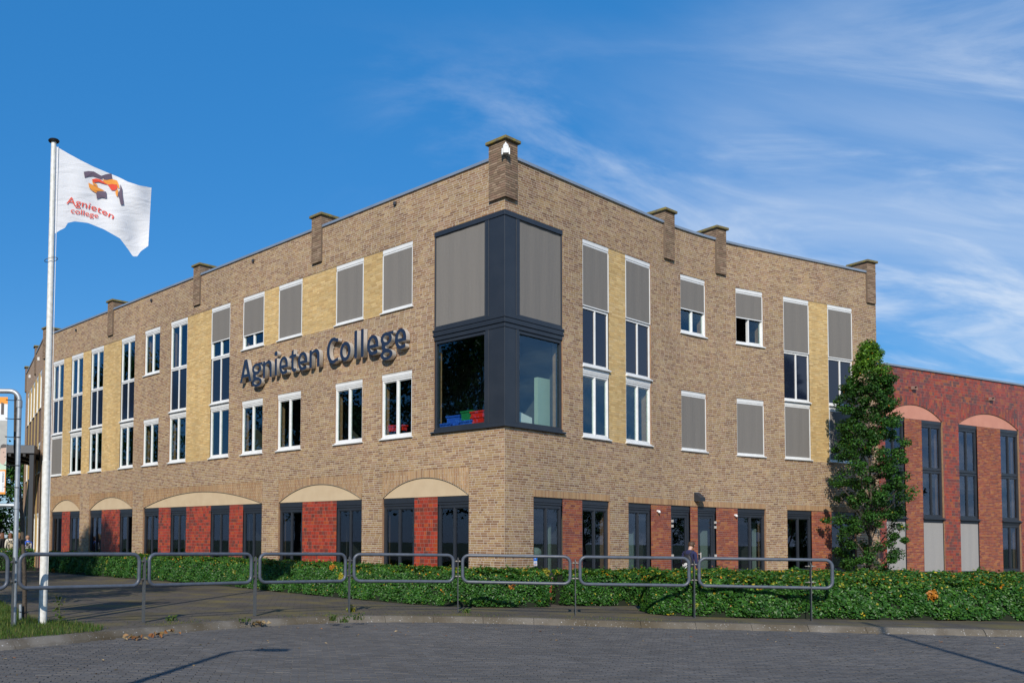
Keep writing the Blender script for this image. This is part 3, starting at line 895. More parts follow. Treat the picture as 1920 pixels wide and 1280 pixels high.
for p, q in zip(bpts, bpts[1:]): bk.quad((p.x, p.y, 0), (q.x, q.y, 0), (q.x, q.y, ROOF), (p.x, p.y, ROOF))
bk.obj('rear_wall', [M['reveal']], bld)
# rooms behind the glass
ib = MB()
for wall, a, b, a2, b2 in ((WL, S_L0 + .1, -.35, S_L0 + .1, -5.6), (WR_, .35, S_R1 - .1, 5.6, S_R1 - .1)):
    n = 1 if wall is WL else 10
    for i in range(n):
        p, q = a + (b - a) * i / n, a + (b - a) * (i + 1) / n
        for z0, z1 in ((-.1, .02), (3.45, 3.95), (6.9, 7.35), (10.4, 10.7)):
            cbox(wall, p, q, -5.5, -.325, z0, z1, ib, 1 if z0 < 1 else 0)
        p, q = a2 + (b2 - a2) * i / n, a2 + (b2 - a2) * (i + 1) / n
        cbox(wall, p, q, -5.7, -5.501, -.1, 10.7, ib, 0)
    for s in ((-27.9, -22.6, -17.0, -11.8, -7.3) if wall is WL else (2.9, 7.6, 13.2, 18.2)):
        for z0, z1 in ((.021, 3.449), (3.951, 6.899), (7.351, 10.399)):
            cbox(wall, s, s + .12, -5.49, -.33, z0, z1, ib, 0)
ib.obj('rooms', [M['interior'], M['int_dark']], bld)

# brick piers with capstones that straddle the parapet
def pier(wall, s0, s1, parent, front=.07, backd=.62, zb=10.22, zt=11.68, corner=False):
    g = MB()
    if corner:
        corner_prism(g, front, -.02, s0, s1, zb, ROOF + .075)
        nl, nr = WL.n, WR_.n
        def loc(a, b): return (CX0 - a * nl[0] - b * nr[0], CY0 - a * nl[1] - b * nr[1])   # a = inward from left face, b = inward from right face
        q = [loc(-front, -front), loc(-front, s0), loc(s1, s0), loc(s1, -front)]
        g.prism([q[0], q[3], q[2], q[1]], ROOF + .0751, zt)
        core = g.obj('pier', [M['mortar_d']], parent)
        for wl, a, b, d in ((WL, -s0, front * .98, front), (WR_, -front * .98, s1, front)):
            B = lay_bricks(a, b, zb, zt, [], pH=.35)
            tag(reg(bpy.data.objects.new('pier_bricks', brick_mesh('pier_bricks', wl, B, PIERB, M['brick'], proud=d + .008, back=d - .003, seed=200)), core), kind='stuff')
        c = MB(); e = .07; f = front
        q = [loc(-f - e, -f - e), loc(-f - e, s0 + e), loc(s1 + e, s0 + e), loc(s1 + e, -f - e)]
        c.prism([q[0], q[3], q[2], q[1]], zt + .001, zt + .085)
        c.obj('capstone', [M['capstone']], core, bevel=.012)
        return core
    Mx = wall.mat((s0 + s1) / 2, 0); h = (s1 - s0) / 2
    g.box(-h, h, -front, .001, zb, ROOF + .08); g.box(-h, h, -front, backd, ROOF + .081, zt)
    core = g.obj('pier', [M['mortar_d']], parent, Mx)
    loc_w = Wall((0, 0), (1, 0))
    B = lay_bricks(-h, h, zb, zt, [], pH=.35)
    tag(reg(bpy.data.objects.new('pier_bricks', brick_mesh('pier_bricks', loc_w, B, PIERB, M['brick'], proud=front + .008, back=front - .003, seed=int(abs(s0) * 10))), core, Mx), kind='stuff')
    sw = Wall((h, 0), (0, 1)); B = lay_bricks(-front, backd, ROOF + .1, zt, [], pH=.35)
    tag(reg(bpy.data.objects.new('pier_bricks', brick_mesh('pier_bricks', sw, B, PIERB, M['brick'], proud=.008, back=-.003, seed=5)), core, Mx), kind='stuff')
    sw = Wall((-h, 0), (0, -1)); B = lay_bricks(-backd, front, ROOF + .1, zt, [], pH=.35)
    tag(reg(bpy.data.objects.new('pier_bricks', brick_mesh('pier_bricks', sw, B, PIERB, M['brick'], proud=.008, back=-.003, seed=6)), core, Mx), kind='stuff')
    c = MB(); c.box(-h - .07, h + .07, -front - .07, backd + .07, zt + .001, zt + .085); c.obj('capstone', [M['capstone']], core, Mx, bevel=.012)
    return core
for px0, px1, py in ((587.5, 605, 450), (365.5, 377, 540), (204.5, 213.5, 600)):
    pier(WL, WL.s_of(px0, py), WL.s_of(px1, py), bld)
pier(WL, S_L0 - .02, S_L0 + .42, bld)
pier(WL, .46, .42, bld, corner=True)
for px0, px1, py in ((1243.5, 1261, 440), (1340.5, 1358, 470), (1623, 1638, 530)):
    pier(WR_, WR_.s_of(px0, py, lo=-5, hi=25), min(WR_.s_of(px1, py, lo=-5, hi=25), S_R1), bld)
# small parapet outlets
for px, py in ((476, 489), (742, 382), (285, 563), (143.5, 619)):
    s = WL.s_of(px, py); z = WL.z_of(px, py)
    b = MB().box(-.04, .04, -.07, .02, -.05, .05); b.obj('overflow_spout', [M['anth']], bld, WL.mat(s, z), bevel=.006)

# receding facade past the bend
def brick_tex_mat(name, c1, c2, mo, scale, axis):
    m, nt, out = new_mat(name)
    b = principled(nt, out, c1, .9)
    tc = nt.nodes.new('ShaderNodeTexCoord'); mp = nt.nodes.new('ShaderNodeMapping')
    nt.links.new(tc.outputs['Object'], mp.inputs[0]); mp.inputs['Rotation'].default_value = (math.radians(-90), 0, 0)
    bt = nt.nodes.new('ShaderNodeTexBrick'); bt.inputs['Scale'].default_value = 1.0
    bt.inputs['Brick Width'].default_value = .22; bt.inputs['Row Height'].default_value = .0605; bt.inputs['Mortar Size'].default_value = .006
    bt.inputs['Color1'].default_value = (*c1, 1); bt.inputs['Color2'].default_value = (*c2, 1); bt.inputs['Mortar'].default_value = (*mo, 1)
    nt.links.new(mp.outputs[0], bt.inputs['Vector']); nt.links.new(bt.outputs['Color'], b.inputs['Base Color'])
    return m
M['bt_brown'] = brick_tex_mat('far_brown_brick', (.40, .24, .12), (.27, .145, .075), (.5, .44, .36), 1, 0)
M['bt_yellow'] = brick_tex_mat('far_yellow_brick', (.58, .38, .10), (.50, .31, .09), (.4, .32, .2), 1, 0)
M['bt_dark'] = brick_tex_mat('far_dark_brick', (.17, .085, .055), (.10, .055, .04), (.25, .2, .16), 1, 0)
Mb = WB.mat(0, 0)
wbw = []
for i in range(5):
    c = -1.45 - i * 1.95
    wbw.append((c - .55, c + .55))
hb = [(a, b, Z1a + .3, Z1b) for a, b in wbw] + [(a, b, Z2a - .1, Z2b) for a, b in wbw] + [(a, b, .7, SPR) for a, b in wbw]
bb = MB()
xs = sorted({-11.3, 0, *[x for a, b in wbw for x in (a, b)]}); zs = [-.2, .7, SPR, Z1a + .3, Z1b, Z2a - .1, Z2b, ROOF]
for i in range(len(xs) - 1):
    for j in range(len(zs) - 1):
        mx, mz = (xs[i] + xs[i+1]) / 2, (zs[j] + zs[j+1]) / 2
        if any(h[0] < mx < h[1] and h[2] < mz < h[3] for h in hb): continue
        incol = any(a < mx < b for a, b in wbw)
        mi = 0 if (mz > Z2b or mx < -10.2 or mx > -.7) else (2 if incol else 1)
        bb.box(xs[i], xs[i+1], 0, .3, zs[j], zs[j+1], mi)
bb.obj('wall', [M['bt_brown'], M['bt_yellow'], M['bt_dark']], bld, Mb)
for a, b in wbw:
    window(WB, a, b, Z2a - .1, Z2b, bld); window(WB, a, b, Z1a + .3, Z1b, bld, blind=1.0 if a > -4 else 0); window(WB, a, b, .702, SPR, bld)
ib = MB().box(-11.2, -.1, .31, 3, -.1, 10.8); ib.obj('rooms', [M['int_dark']], bld, Mb)
c = MB().box(-11.3, -.02, -.045, .4, ROOF + .001, ROOF + .07); c.obj('coping', [M['coping']], bld, Mb)
for s in (-4.6, -11.1):
    pier(WB, s - .2, s + .2, bld)
for s, z in ((-2.6, 10.7), (-8.2, 10.7)):
    b = MB().box(-.06, .06, -.1, .02, -.09, .09); b.obj('floodlight', [M['white']], bld, WB.mat(s, z), bevel=.01)

# ================================================================ RED WING
WW = Wall((Rend.x, Rend.y), (math.cos(math.radians(26.5)), math.sin(math.radians(26.5))))
wing = thing('red_brick_wing', 'lower dark red tiled school wing with salmon pink arches behind the young tree', 'building', (Rend.x, Rend.y, 0))
sW = lambda px, py=900: WW.s_of(px, py, lo=-1, hi=40)
WROOF = WW.z_of(1780, 702.5, lo=-1, hi=40)
WSPR = WW.z_of(1768, 791, lo=-1, hi=40)
WARC = WW.z_of(1855, 776, lo=-1, hi=40)
WSOL = WW.z_of(1855, 763, lo=-1, hi=40)
WM1 = WW.z_of(1735, 881, lo=-1, hi=40)
WM0 = WW.z_of(1735, 973, lo=-1, hi=40)
WBOT = .55
e1 = [sW(x) for x in (1661, 1699, 1731, 1769.5)]; e2 = [sW(x) for x in (1799, 1835, 1878.5, 1912.5)]
per = e2[0] - e1[0]
e3 = [x + per for x in e2]; e4 = [x + per for x in e3]
wb = [e1, e2, e3, e4]
WEND = e4[-1] + 1.5
hW = [(e[0], e[3], WBOT, WSOL) for e in wb]
BW = lay_bricks(0.004, WEND, 0, WROOF, hW, course=.1075, L=.20, H=.10, joint=.008, bed=.008, pH=.4)
zc = np.abs(BW[:, 0] - sW(1790)) + np.abs(BW[:, 2] - 4) * .3
fullw = (BW[:, 1] - BW[:, 0] > .19) & (BW[:, 3] - BW[:, 2] > .09) & (BW[:, 2] > 1.2)
idx = np.argsort(np.where(fullw, zc, 99))[:300]
mk = np.ones(len(BW), bool); mk[idx] = False
M['wtile1'] = random_mat('wing_tile_single', WINGTILE, .5, bump=(40, .002, .35), spec=.4)
ut = unit_brick(.20, .0995, M['wtile1']); ut.name = 'tile'
for s0, s1, z0, z1 in BW[idx]:
    reg(bpy.data.objects.new('tile', ut), wing, WW.mat((s0 + s1) / 2, (z0 + z1) / 2) @ Matrix.Diagonal(((s1 - s0) / .2, 1, (z1 - z0) / .0995, 1)))
tag(reg(bpy.data.objects.new('tilework', brick_mesh('tilework', WW, BW[mk], WINGTILE, M['tile'], seed=300)), wing), kind='stuff')
backing('wall', WW, 0, WEND, -.2, WROOF, hW, [M['mortar_r'], M['reveal'], M['interior']], wing)
for k, e in enumerate(wb):
    arch(WW, e[0], e[3], WSPR, WARC, WSOL, wing, M['pink'], WINGTILE, M['tile'], M['mortar_r'], 320 + k, sw=.095)
    B = lay_bricks(e[1] + .003, e[2] - .003, WBOT, WSPR - .002, [], pH=.25)
    tag(reg(bpy.data.objects.new('red_brickwork', brick_mesh('red_brickwork', WW, B, REDBRICK, M['brick'], proud=-.018, back=-.03, seed=340 + k)), wing), kind='stuff')
    sheet(WW, e[1], e[2], WBOT, WSPR, -.021, 'panel_mortar', M['mortar_r'], wing)
    for j, (a, b) in enumerate(((e[0], e[1]), (e[2], e[3]))):
        window(WW, a, b, WM1, WSPR - .002, wing, style='anth', cassette=.17, sill=False, recess=.06, glass='glass_d', name='tall_window')
        window(WW, a, b, WM0, WM1 - .003, wing, style='anth', cassette=0, sill=True, recess=.06, glass='glass_d', name='tall_window', sill_ext=.03)
        bl = 1.0 if (k == 0 or (k == 1 and j == 0)) else 0
        window(WW, a, b, WBOT + .002, WM0 - .003, wing, style='anth', cassette=.12, sill=False, recess=.06, glass='glass_d', name='tall_window', blind=bl, screen='screen_l')
c = MB(); cbox(WW, .42, WEND, -.4, .05, WROOF + .002, WROOF + .07, c); c.obj('coping', [M['coping']], wing)
rb_ = MB()
for z0, z1 in ((-.1, .02), (WM1 - .6, WM1 - .2), (WROOF - .5, WROOF - .3)): cbox(WW, .1, WEND, -5, -.33, z0, z1, rb_)
cbox(WW, .1, WEND, -5.2, -5.001, -.1, WROOF - .3, rb_); rb_.obj('rooms', [M['interior']], wing)
r_ = MB().quad(WW.pt(.1, WROOF - .25, -.3), WW.pt(WEND, WROOF - .25, -.3), WW.pt(WEND, WROOF - .25, -12), WW.pt(.1, WROOF - .25, -12)); r_.obj('roof', [M['roof']], wing)
for px, py in ((1711, 727.5), (1856, 748)):
    s = WW.s_of(px, py, lo=-1, hi=40); z = WW.z_of(px, py, lo=-1, hi=40)
    b = MB(); b.box(-.13, .13, -.17, .02, -.09, -.065); b.box(-.13, .13, -.17, .02, .065, .09); b.box(-.13, -.105, -.17, .02, -.064, .064); b.box(.105, .13, -.17, .02, -.064, .064)
    b.obj('overflow_spout', [M['mortar_r']], wing, WW.mat(s, z) @ Matrix.Scale(.75, 4))

# ================================================================ GROUND, ROAD, PAVEMENT, KERB
def smooth_curve(pts, n):
    """Catmull-Rom, resampled to even spacing"""
    P = [np.array(p, float) for p in pts]; out = []
    for i in range(len(P) - 1):
        p0 = P[max(i-1, 0)]; p1 = P[i]; p2 = P[i+1]; p3 = P[min(i+2, len(P)-1)]
        for k in range(20):
            t = k / 20
            out.append(.5 * ((2*p1) + (-p0+p2)*t + (2*p0-5*p1+4*p2-p3)*t*t + (-p0+3*p1-3*p2+p3)*t**3))
    out.append(P[-1]); out = np.array(out)
    d = np.r_[0, np.cumsum(np.hypot(*np.diff(out, axis=0).T))]
    q = np.linspace(0, d[-1], n)
    return np.stack([np.interp(q, d, out[:, i]) for i in range(2)], 1), d[-1]
kerb_pts = [(-14, 2), (-10.5, 6.5), (-7.2, 10.4), (-4.44, 13.45), (-3.26, 15.0), (-2.52, 15.87), (-1.7, 16.75), (-.96, 17.4), (-.16, 17.95), (.75, 18.4), (1.78, 18.62), (3.28, 18.6), (4.6, 18.4), (6.46, 18.0), (8.81, 17.62), (11.11, 17.25), (13.1, 16.95), (18, 16.2), (30, 14.4)]
KC, KL = smooth_curve(kerb_pts, 400)
# ground to the horizon
M['field'] = plain('meadow', (.075, .105, .030), .95, col2=(.10, .10, .04), scale=.05)
g = MB().quad((-1500, -1500, -.16), (1500, -1500, -.16), (1500, 1500, -.16), (-1500, 1500, -.16))
tag(g.obj('ground', [M['field']]), kind='structure')
M['roadbed'] = plain('road_joint_sand', (.055, .052, .048), .95, col2=(.072, .064, .05), scale=3)
m, nt, out = new_mat('far_road_paving')
b = principled(nt, out, (.06, .06, .065), .85)
nt.links.new(noise_mix(nt, (.093, .085, .075), (.112, .102, .09), .9, .35, .65, 6), b.inputs['Base Color'])
add_bump(nt, b, 30, .01, .5)
M['road_far'] = m
road = MB().poly([(-40, -40, -.118), (60, -40, -.118), (60, 22, -.118), (-40, 22, -.118)]).obj('road', [M['roadbed']])
tag(road, kind='structure')
# pavement between the kerb and the building
m, nt, out = new_mat('mossy_pavement')
b = principled(nt, out, (.05, .045, .04), .95, 0, .25)
tc = nt.nodes.new('ShaderNodeTexCoord')
bt = nt.nodes.new('ShaderNodeTexBrick'); bt.inputs['Scale'].default_value = 1; bt.inputs['Brick Width'].default_value = .3; bt.inputs['Row Height'].default_value = .3; bt.inputs['Mortar Size'].default_value = .006
bt.inputs['Color1'].default_value = (.105, .089, .071, 1); bt.inputs['Color2'].default_value = (.088, .075, .060, 1); bt.inputs['Mortar'].default_value = (.03, .028, .02, 1)
nt.links.new(tc.outputs['Object'], bt.inputs['Vector'])
c_ = noise_mix(nt, bt.outputs['Color'], (.17, .135, .040), 1.1, .46, .70, 8, 'Object', .75)
c_ = noise_mix(nt, c_, (.030, .026, .022), .45, .52, .75, 5, 'Object', .6)
c_ = noise_mix(nt, c_, (.16, .135, .075), 26, .66, .76, 3, 'Object', .7)
nt.links.new(c_, b.inputs['Base Color']); add_bump(nt, b, 40, .006, .6)
M['pave'] = m
pv = [(x, y, 0) for x, y in KC] + [(60, 14.4, 0), (60, 75, 0), (-60, 75, 0), (-60, 2, 0)]
pave = MB().poly(pv).obj('pavement', [M['pave']]); tag(pave, kind='structure')
# triangulate cleanly
bm = bmesh.new(); bm.from_mesh(pave.data); bmesh.ops.triangulate(bm, faces=bm.faces[:]); bm.to_mesh(pave.data); bm.free()
# kerb stones, each a stone of its own
m, nt, out = new_mat('kerb_concrete')
b = principled(nt, out, (.3, .28, .25), .95, 0, .2)
c_ = noise_mix(nt, (.185, .165, .138), (.105, .087, .065), 2.2, .42, .68, 8)
c_ = noise_mix(nt, c_, (.080, .062, .036), .6, .40, .62, 4, 'Object', .85)
c_ = noise_mix(nt, c_, (.46, .45, .43), 34, .66, .74, 2)
nt.links.new(c_, b.inputs['Base Color']); add_bump(nt, b, 45, .006, .7)
M['kerb'] = m
kerb = thing('kerb', None, None, (0.75, 18.4, 0)); kerb['kind'] = 'structure'
kd = np.r_[0, np.cumsum(np.hypot(*np.diff(KC, axis=0).T))]
def kerb_at(q):
    p = np.array([np.interp(q, kd, KC[:, 0]), np.interp(q, kd, KC[:, 1])]); e = np.array([np.interp(q + .05, kd, KC[:, 0]), np.interp(q + .05, kd, KC[:, 1])])
    t = (e - p); t /= max(np.hypot(*t), 1e-9)
    return p, np.array([t[1], -t[0]])
prof = [(-.02, .006), (.13, .008), (.165, .002), (.245, -.075), (.265, -.118), (.265, -.2), (-.02, -.2)]
q = 8.0
while q < KL - 14:
    L_ = 1.0 - .008
    kb = MB(); sub = 4; np_ = len(prof); dz = random.uniform(-.004, .004); dx = random.uniform(-.006, .006)
    for i in range(sub + 1):
        p, nrm = kerb_at(q + L_ * i / sub)
        for u, z in prof: kb.v.append((p[0] + nrm[0] * (u + dx), p[1] + nrm[1] * (u + dx), z + (dz if z > -.15 else 0)))
    for i in range(sub):
        for k in range(np_):
            a0, a1 = i * np_ + k, i * np_ + (k+1) % np_
            kb.f.append((a0, a0 + np_, a1 + np_, a1)); kb.m.append(0)
    kb.f.append(tuple(range(np_))); kb.f.append(tuple(reversed(range(sub * np_, (sub + 1) * np_)))); kb.m += [0, 0]
    kb.obj('kerb_stone', [M['kerb']], kerb)
    q += 1.0
# road pavers (real bricks where they can be told apart)
def outside_kerb(X, Y, margin):
    """True where a point lies on the road side"""
    k = np.argmin((KC[None, :, 0] - X[:, None]) ** 2 + (KC[None, :, 1] - Y[:, None]) ** 2, axis=1)
    t = np.gradient(KC, axis=0)[k]; n_ = np.stack([t[:, 1], -t[:, 0]], 1); n_ /= np.hypot(n_[:, 0], n_[:, 1])[:, None]
    d = (X - KC[k, 0]) * n_[:, 0] + (Y - KC[k, 1]) * n_[:, 1]
    return d > margin
pl, pw, pj = .200, .080, .005
rows = np.arange(9.3, 18.6, pw + pj); xs_ = np.arange(-9, 19, pl + pj)
PX, PY = np.meshgrid(xs_, rows); PX = PX + ((np.arange(len(rows)) % 2) * (pl + pj) / 2)[:, None]
PX += RNG.normal(0, .0025, PX.shape); PY += RNG.normal(0, .0018, PY.shape) + .05 * np.sin(PX * .25)
PX = PX.ravel(); PY = PY.ravel()
ok = outside_kerb(PX, PY, .35)
# keep only what the photograph can show, with a margin
ok &= (PX > -.34 * PY - 1.6) & (PX < .79 * PY + 1.6)
PX, PY = PX[ok], PY[ok]; n = len(PX)
rz = RNG.normal(0, .012, n); hz = RNG.normal(-.100, .0016, n)
PAVE = np.array([(.108, .101, .094), (.104, .097, .091), (.112, .105, .098), (.100, .094, .088), (.114, .105, .096)])
pcol = PAVE[RNG.integers(0, 5, n)] * RNG.uniform(.85, 1.15, (n, 1))
M['paver'] = attr_mat('paver_clinker', .88, mott=(.85, 1.18), mscale=60, bump=(80, .002, .5), spec=.3)
M['paver1'] = random_mat('paver_clinker_single', [tuple(p) for p in PAVE], .88, bump=(55, .003, .6), spec=.3)
near_i = np.argsort(np.where((PX > -.338 * PY) & (PX < .785 * PY) & (PY > 10.35), PY, 99))[:300]
def paver_mesh(nm, mat):
    b = MB(); c = .004
    b.v = [(-pl/2, -pw/2, -.05), (pl/2, -pw/2, -.05), (pl/2, pw/2, -.05), (-pl/2, pw/2, -.05), (-pl/2 + c, -pw/2 + c, 0), (pl/2 - c, -pw/2 + c, 0), (pl/2 - c, pw/2 - c, 0), (-pl/2 + c, pw/2 - c, 0)]
    b.f = [(4, 5, 6, 7), (0, 1, 5, 4), (1, 2, 6, 5), (2, 3, 7, 6), (3, 0, 4, 7)]; b.m = [0] * 5
    return b
pm = paver_mesh('paver', None).mesh('paver', [M['paver1']])
for i in near_i:
    reg(bpy.data.objects.new('paver', pm), road, Matrix.Translation((PX[i], PY[i], hz[i])) @ Matrix.Rotation(rz[i], 4, 'Z'))
mk = np.ones(n, bool); mk[near_i] = False
base = np.array(paver_mesh('p', None).v)
ca, sa = np.cos(rz[mk]), np.sin(rz[mk])
V = np.empty((mk.sum(), 8, 3))
V[:, :, 0] = base[None, :, 0] * ca[:, None] - base[None, :, 1] * sa[:, None] + PX[mk][:, None]
V[:, :, 1] = base[None, :, 0] * sa[:, None] + base[None, :, 1] * ca[:, None] + PY[mk][:, None]
V[:, :, 2] = base[None, :, 2] + hz[mk][:, None]
qd = np.array([[4, 5, 6, 7], [0, 1, 5, 4], [1, 2, 6, 5], [2, 3, 7, 6], [3, 0, 4, 7]])
Fq = (qd[None] + (np.arange(mk.sum()) * 8)[:, None, None]).reshape(-1, 4)
pf = reg(bpy.data.objects.new('paver_field', fast_mesh('paver_field', V.reshape(-1, 3), Fq, M['paver'], np.repeat(pcol[mk], 5, axis=0))), road)
pf['kind'] = 'stuff'
# the road beyond the built bricks
fr = MB()
for poly in ([(-40, -40), (60, -40), (60, 9.2), (-40, 9.2)], [(-40, 9.2), (-9, 9.2), (-9, 22), (-40, 22)], [(17.5, 9.2), (60, 9.2), (60, 22), (17.5, 22)]):
    fr.poly([(x, y, -.104) for x, y in poly])
fr.obj('far_paving', [M['road_far']], road)

# ================================================================ LEAVES, HEDGES, TREES
def leaf_mesh(name, C, Nrm, size, cols, mat, rng, fold=.25, asp=.62):
    """one folded four-sided leaf per row"""
    n = len(C)
    a = rng.normal(size=(n, 3)); Nn = Nrm / np.linalg.norm(Nrm, axis=1)[:, None]
    T = a - (a * Nn).sum(1)[:, None] * Nn; T /= np.linalg.norm(T, axis=1)[:, None]
    B = np.cross(Nn, T); s = np.asarray(size).reshape(-1, 1) if np.ndim(size) else np.full((n, 1), size)
    h = s * .5; w = s * asp * .5
    V = np.empty((n, 6, 3))
    V[:, 0] = C - T * h; V[:, 1] = C - T * h * .15 + B * w + Nn * w * fold; V[:, 2] = C + T * h * .55 + B * w * .75 + Nn * w * fold
    V[:, 3] = C + T * h; V[:, 4] = C + T * h * .55 - B * w * .75 + Nn * w * fold; V[:, 5] = C - T * h * .15 - B * w + Nn * w * fold
    q = np.array([[0, 1, 2, 3], [0, 3, 4, 5]])
    F = (q[None] + (np.arange(n) * 6)[:, None, None]).reshape(-1, 4)
    return fast_mesh(name, V.reshape(-1, 3), F, mat, np.repeat(cols, 2, axis=0))
def leaf_mat(name, rough=.5, trans=.25):
    m, nt, out = new_mat(name)
    at = nt.nodes.new('ShaderNodeAttribute'); at.attribute_name = 'col'
    b = nt.nodes.new('ShaderNodeBsdfPrincipled'); b.inputs['Roughness'].default_value = rough; b.inputs['Specular IOR Level'].default_value = .3
    nt.links.new(at.outputs['Color'], b.inputs['Base Color'])
    t = nt.nodes.new('ShaderNodeBsdfTranslucent')
    vm = nt.nodes.new('ShaderNodeMixRGB'); vm.blend_type = 'MULTIPLY'; vm.inputs['Fac'].default_value = 1; vm.inputs['Color2'].default_value = (1.5, 1.6, .5, 1)
    nt.links.new(at.outputs['Color'], vm.inputs['Color1']); nt.links.new(vm.outputs[0], t.inputs['Color'])
    mx = nt.nodes.new('ShaderNodeMixShader'); mx.inputs[0].default_value = trans
    nt.links.new(b.outputs[0], mx.inputs[1]); nt.links.new(t.outputs[0], mx.inputs[2]); nt.links.new(mx.outputs[0], out.inputs['Surface'])
    return m
M['leaf'] = leaf_mat('leaf')
M['leaf_h'] = leaf_mat('hedge_leaf', .40, .12)
M['bark'] = plain('bark', (.085, .066, .048), .95, col2=(.05, .04, .03), scale=14, bump=(30, .02, .8))
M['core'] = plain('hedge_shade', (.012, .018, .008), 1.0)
GREENS = np.array([(.022, .078, .010), (.016, .058, .009), (.034, .105, .012), (.026, .088, .014), (.046, .125, .016), (.018, .066, .013)])
YELS = np.array([(.30, .27, .02), (.20, .24, .03), (.36, .27, .02), (.26, .25, .03), (.38, .15, .015), (.18, .20, .03)])
def pick_cols(n, rng, py):
    c = GREENS[rng.integers(0, len(GREENS), n)] * rng.uniform(.7, 1.35, (n, 1))
    y = rng.random(n) < py
    c[y] = YELS[rng.integers(0, len(YELS), y.sum())] * rng.uniform(.7, 1.1, (y.sum(), 1))
    return c
def hedge(label, front, back, height, dens, seed, leaf=.056, pyt=.06, pys=.014, z_back=None, ends=True, group='clipped hedges'):
    """clipped hedge between a front and a back line (lists of ground points)"""
    rng = np.random.default_rng(seed)
    nseg = 60
    Fp, Lf = smooth_curve(front, nseg + 1); Bp, _ = smooth_curve(back, nseg + 1)
    mid = (Fp + Bp) / 2
    root = thing('hedge', label, 'hedge', (mid[nseg // 2][0], mid[nseg // 2][1], 0), group=group)
    zb = z_back or height
    # solid near-black core: stands for the inner shade, stops light passing through
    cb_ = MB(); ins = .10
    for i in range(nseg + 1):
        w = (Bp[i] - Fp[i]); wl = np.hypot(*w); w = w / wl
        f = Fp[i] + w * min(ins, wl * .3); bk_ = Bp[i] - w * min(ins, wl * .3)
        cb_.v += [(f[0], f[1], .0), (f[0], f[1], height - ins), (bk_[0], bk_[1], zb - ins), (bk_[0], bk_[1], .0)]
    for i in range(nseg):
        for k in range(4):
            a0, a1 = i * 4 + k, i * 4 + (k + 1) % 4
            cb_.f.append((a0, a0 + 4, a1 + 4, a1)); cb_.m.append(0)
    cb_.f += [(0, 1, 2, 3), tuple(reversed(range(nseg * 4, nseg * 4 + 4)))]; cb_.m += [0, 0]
    cb_.obj('dark_core', [M['core']], root)
    Cs, Ns, top = [], [], []
    def lump(a, b):  # slow bulges
        return .04 * np.sin(a * 3.1 + b * 2.3 + seed) + .03 * np.sin(a * 7.7 - b * 4.1) + .02 * np.sin(a * 15 + b * 9)
    def surf(n, kind):
        t = rng.random(n); i = np.minimum((t * nseg).astype(int), nseg - 1); f = t * nseg - i
        Pf = Fp[i] * (1 - f)[:, None] + Fp[i+1] * f[:, None]; Pb = Bp[i] * (1 - f)[:, None] + Bp[i+1] * f[:, None]
        w = Pb - Pf; w /= np.hypot(w[:, 0], w[:, 1])[:, None]
        if kind == 'front' or kind == 'back':
            v = rng.random(n); z = .03 + v * (height - .04) if kind == 'front' else .03 + v * (zb - .04)
            base_ = Pf if kind == 'front' else Pb; nr = -w if kind == 'front' else w
            rnd = np.clip((v - .86) / .14, 0, 1) ** 2 * .07 + np.clip((.16 - v) / .16, 0, 1) * .07
            o_ = lump(t * Lf, z * 2) - np.abs(rng.normal(0, .045, n)) - rnd
            C = np.concatenate([base_ + nr * o_[:, None], z[:, None]], 1)
            Nn = np.concatenate([nr, np.full((n, 1), .55)], 1) + rng.normal(0, .55, (n, 3))
            tp = v > .86
        else:
            v = rng.random(n); P = Pf * (1 - v)[:, None] + Pb * v[:, None]
            z = height * (1 - v) + zb * v + lump(t * Lf, v * 3) * .8 - np.abs(rng.normal(0, .035, n)) + (rng.random(n) < .05) * rng.uniform(0, .08, n)
            C = np.concatenate([P, z[:, None]], 1); Nn = np.tile([0, 0, 1.], (n, 1)) + rng.normal(0, .5, (n, 3)); tp = np.ones(n, bool)
        return C, Nn, tp
    wid = np.mean(np.hypot(*(Bp - Fp).T))
    for kind, area in (('front', Lf * height), ('top', Lf * wid), ('back', Lf * height * .35)):
        C, Nn, tp = surf(int(area * dens), kind); Cs.append(C); Ns.append(Nn); top.append(tp)
    if ends:
        for e in (0, nseg):
            n = int(wid * height * dens); v = rng.random(n); z = rng.uniform(.03, height, n)
            P = Fp[e] * (1 - v)[:, None] + Bp[e] * v[:, None]; tg = (Fp[1] - Fp[0]) if e == 0 else (Fp[-1] - Fp[-2]); tg = tg / np.hypot(*tg) * (-1 if e == 0 else 1)
            C = np.concatenate([P + tg * (lump(v * 3, z * 2) - np.abs(rng.normal(0, .05, n)))[:, None], z[:, None]], 1)
            Cs.append(C); Ns.append(np.concatenate([np.tile(tg, (n, 1)), np.full((n, 1), .5)], 1) + rng.normal(0, .5, (n, 3))); top.append(z > height * .88)
    C = np.concatenate(Cs); Nn = np.concatenate(Ns); tp = np.concatenate(top)
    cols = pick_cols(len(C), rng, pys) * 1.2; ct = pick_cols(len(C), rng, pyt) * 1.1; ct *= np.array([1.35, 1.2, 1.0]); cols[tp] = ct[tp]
    # clusters of turned leaves
    for _ in range(int(Lf * .9)):
        k = rng.integers(0, len(C)); d = np.linalg.norm(C - C[k], axis=1) < rng.uniform(.05, .13)
        cols[d] = YELS[rng.integers(0, len(YELS))] * rng.uniform(.8, 1.2, (d.sum(), 1))
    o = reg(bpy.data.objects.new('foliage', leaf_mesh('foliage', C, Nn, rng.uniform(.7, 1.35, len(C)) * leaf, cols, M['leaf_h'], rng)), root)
    o['kind'] = 'stuff'
    return root
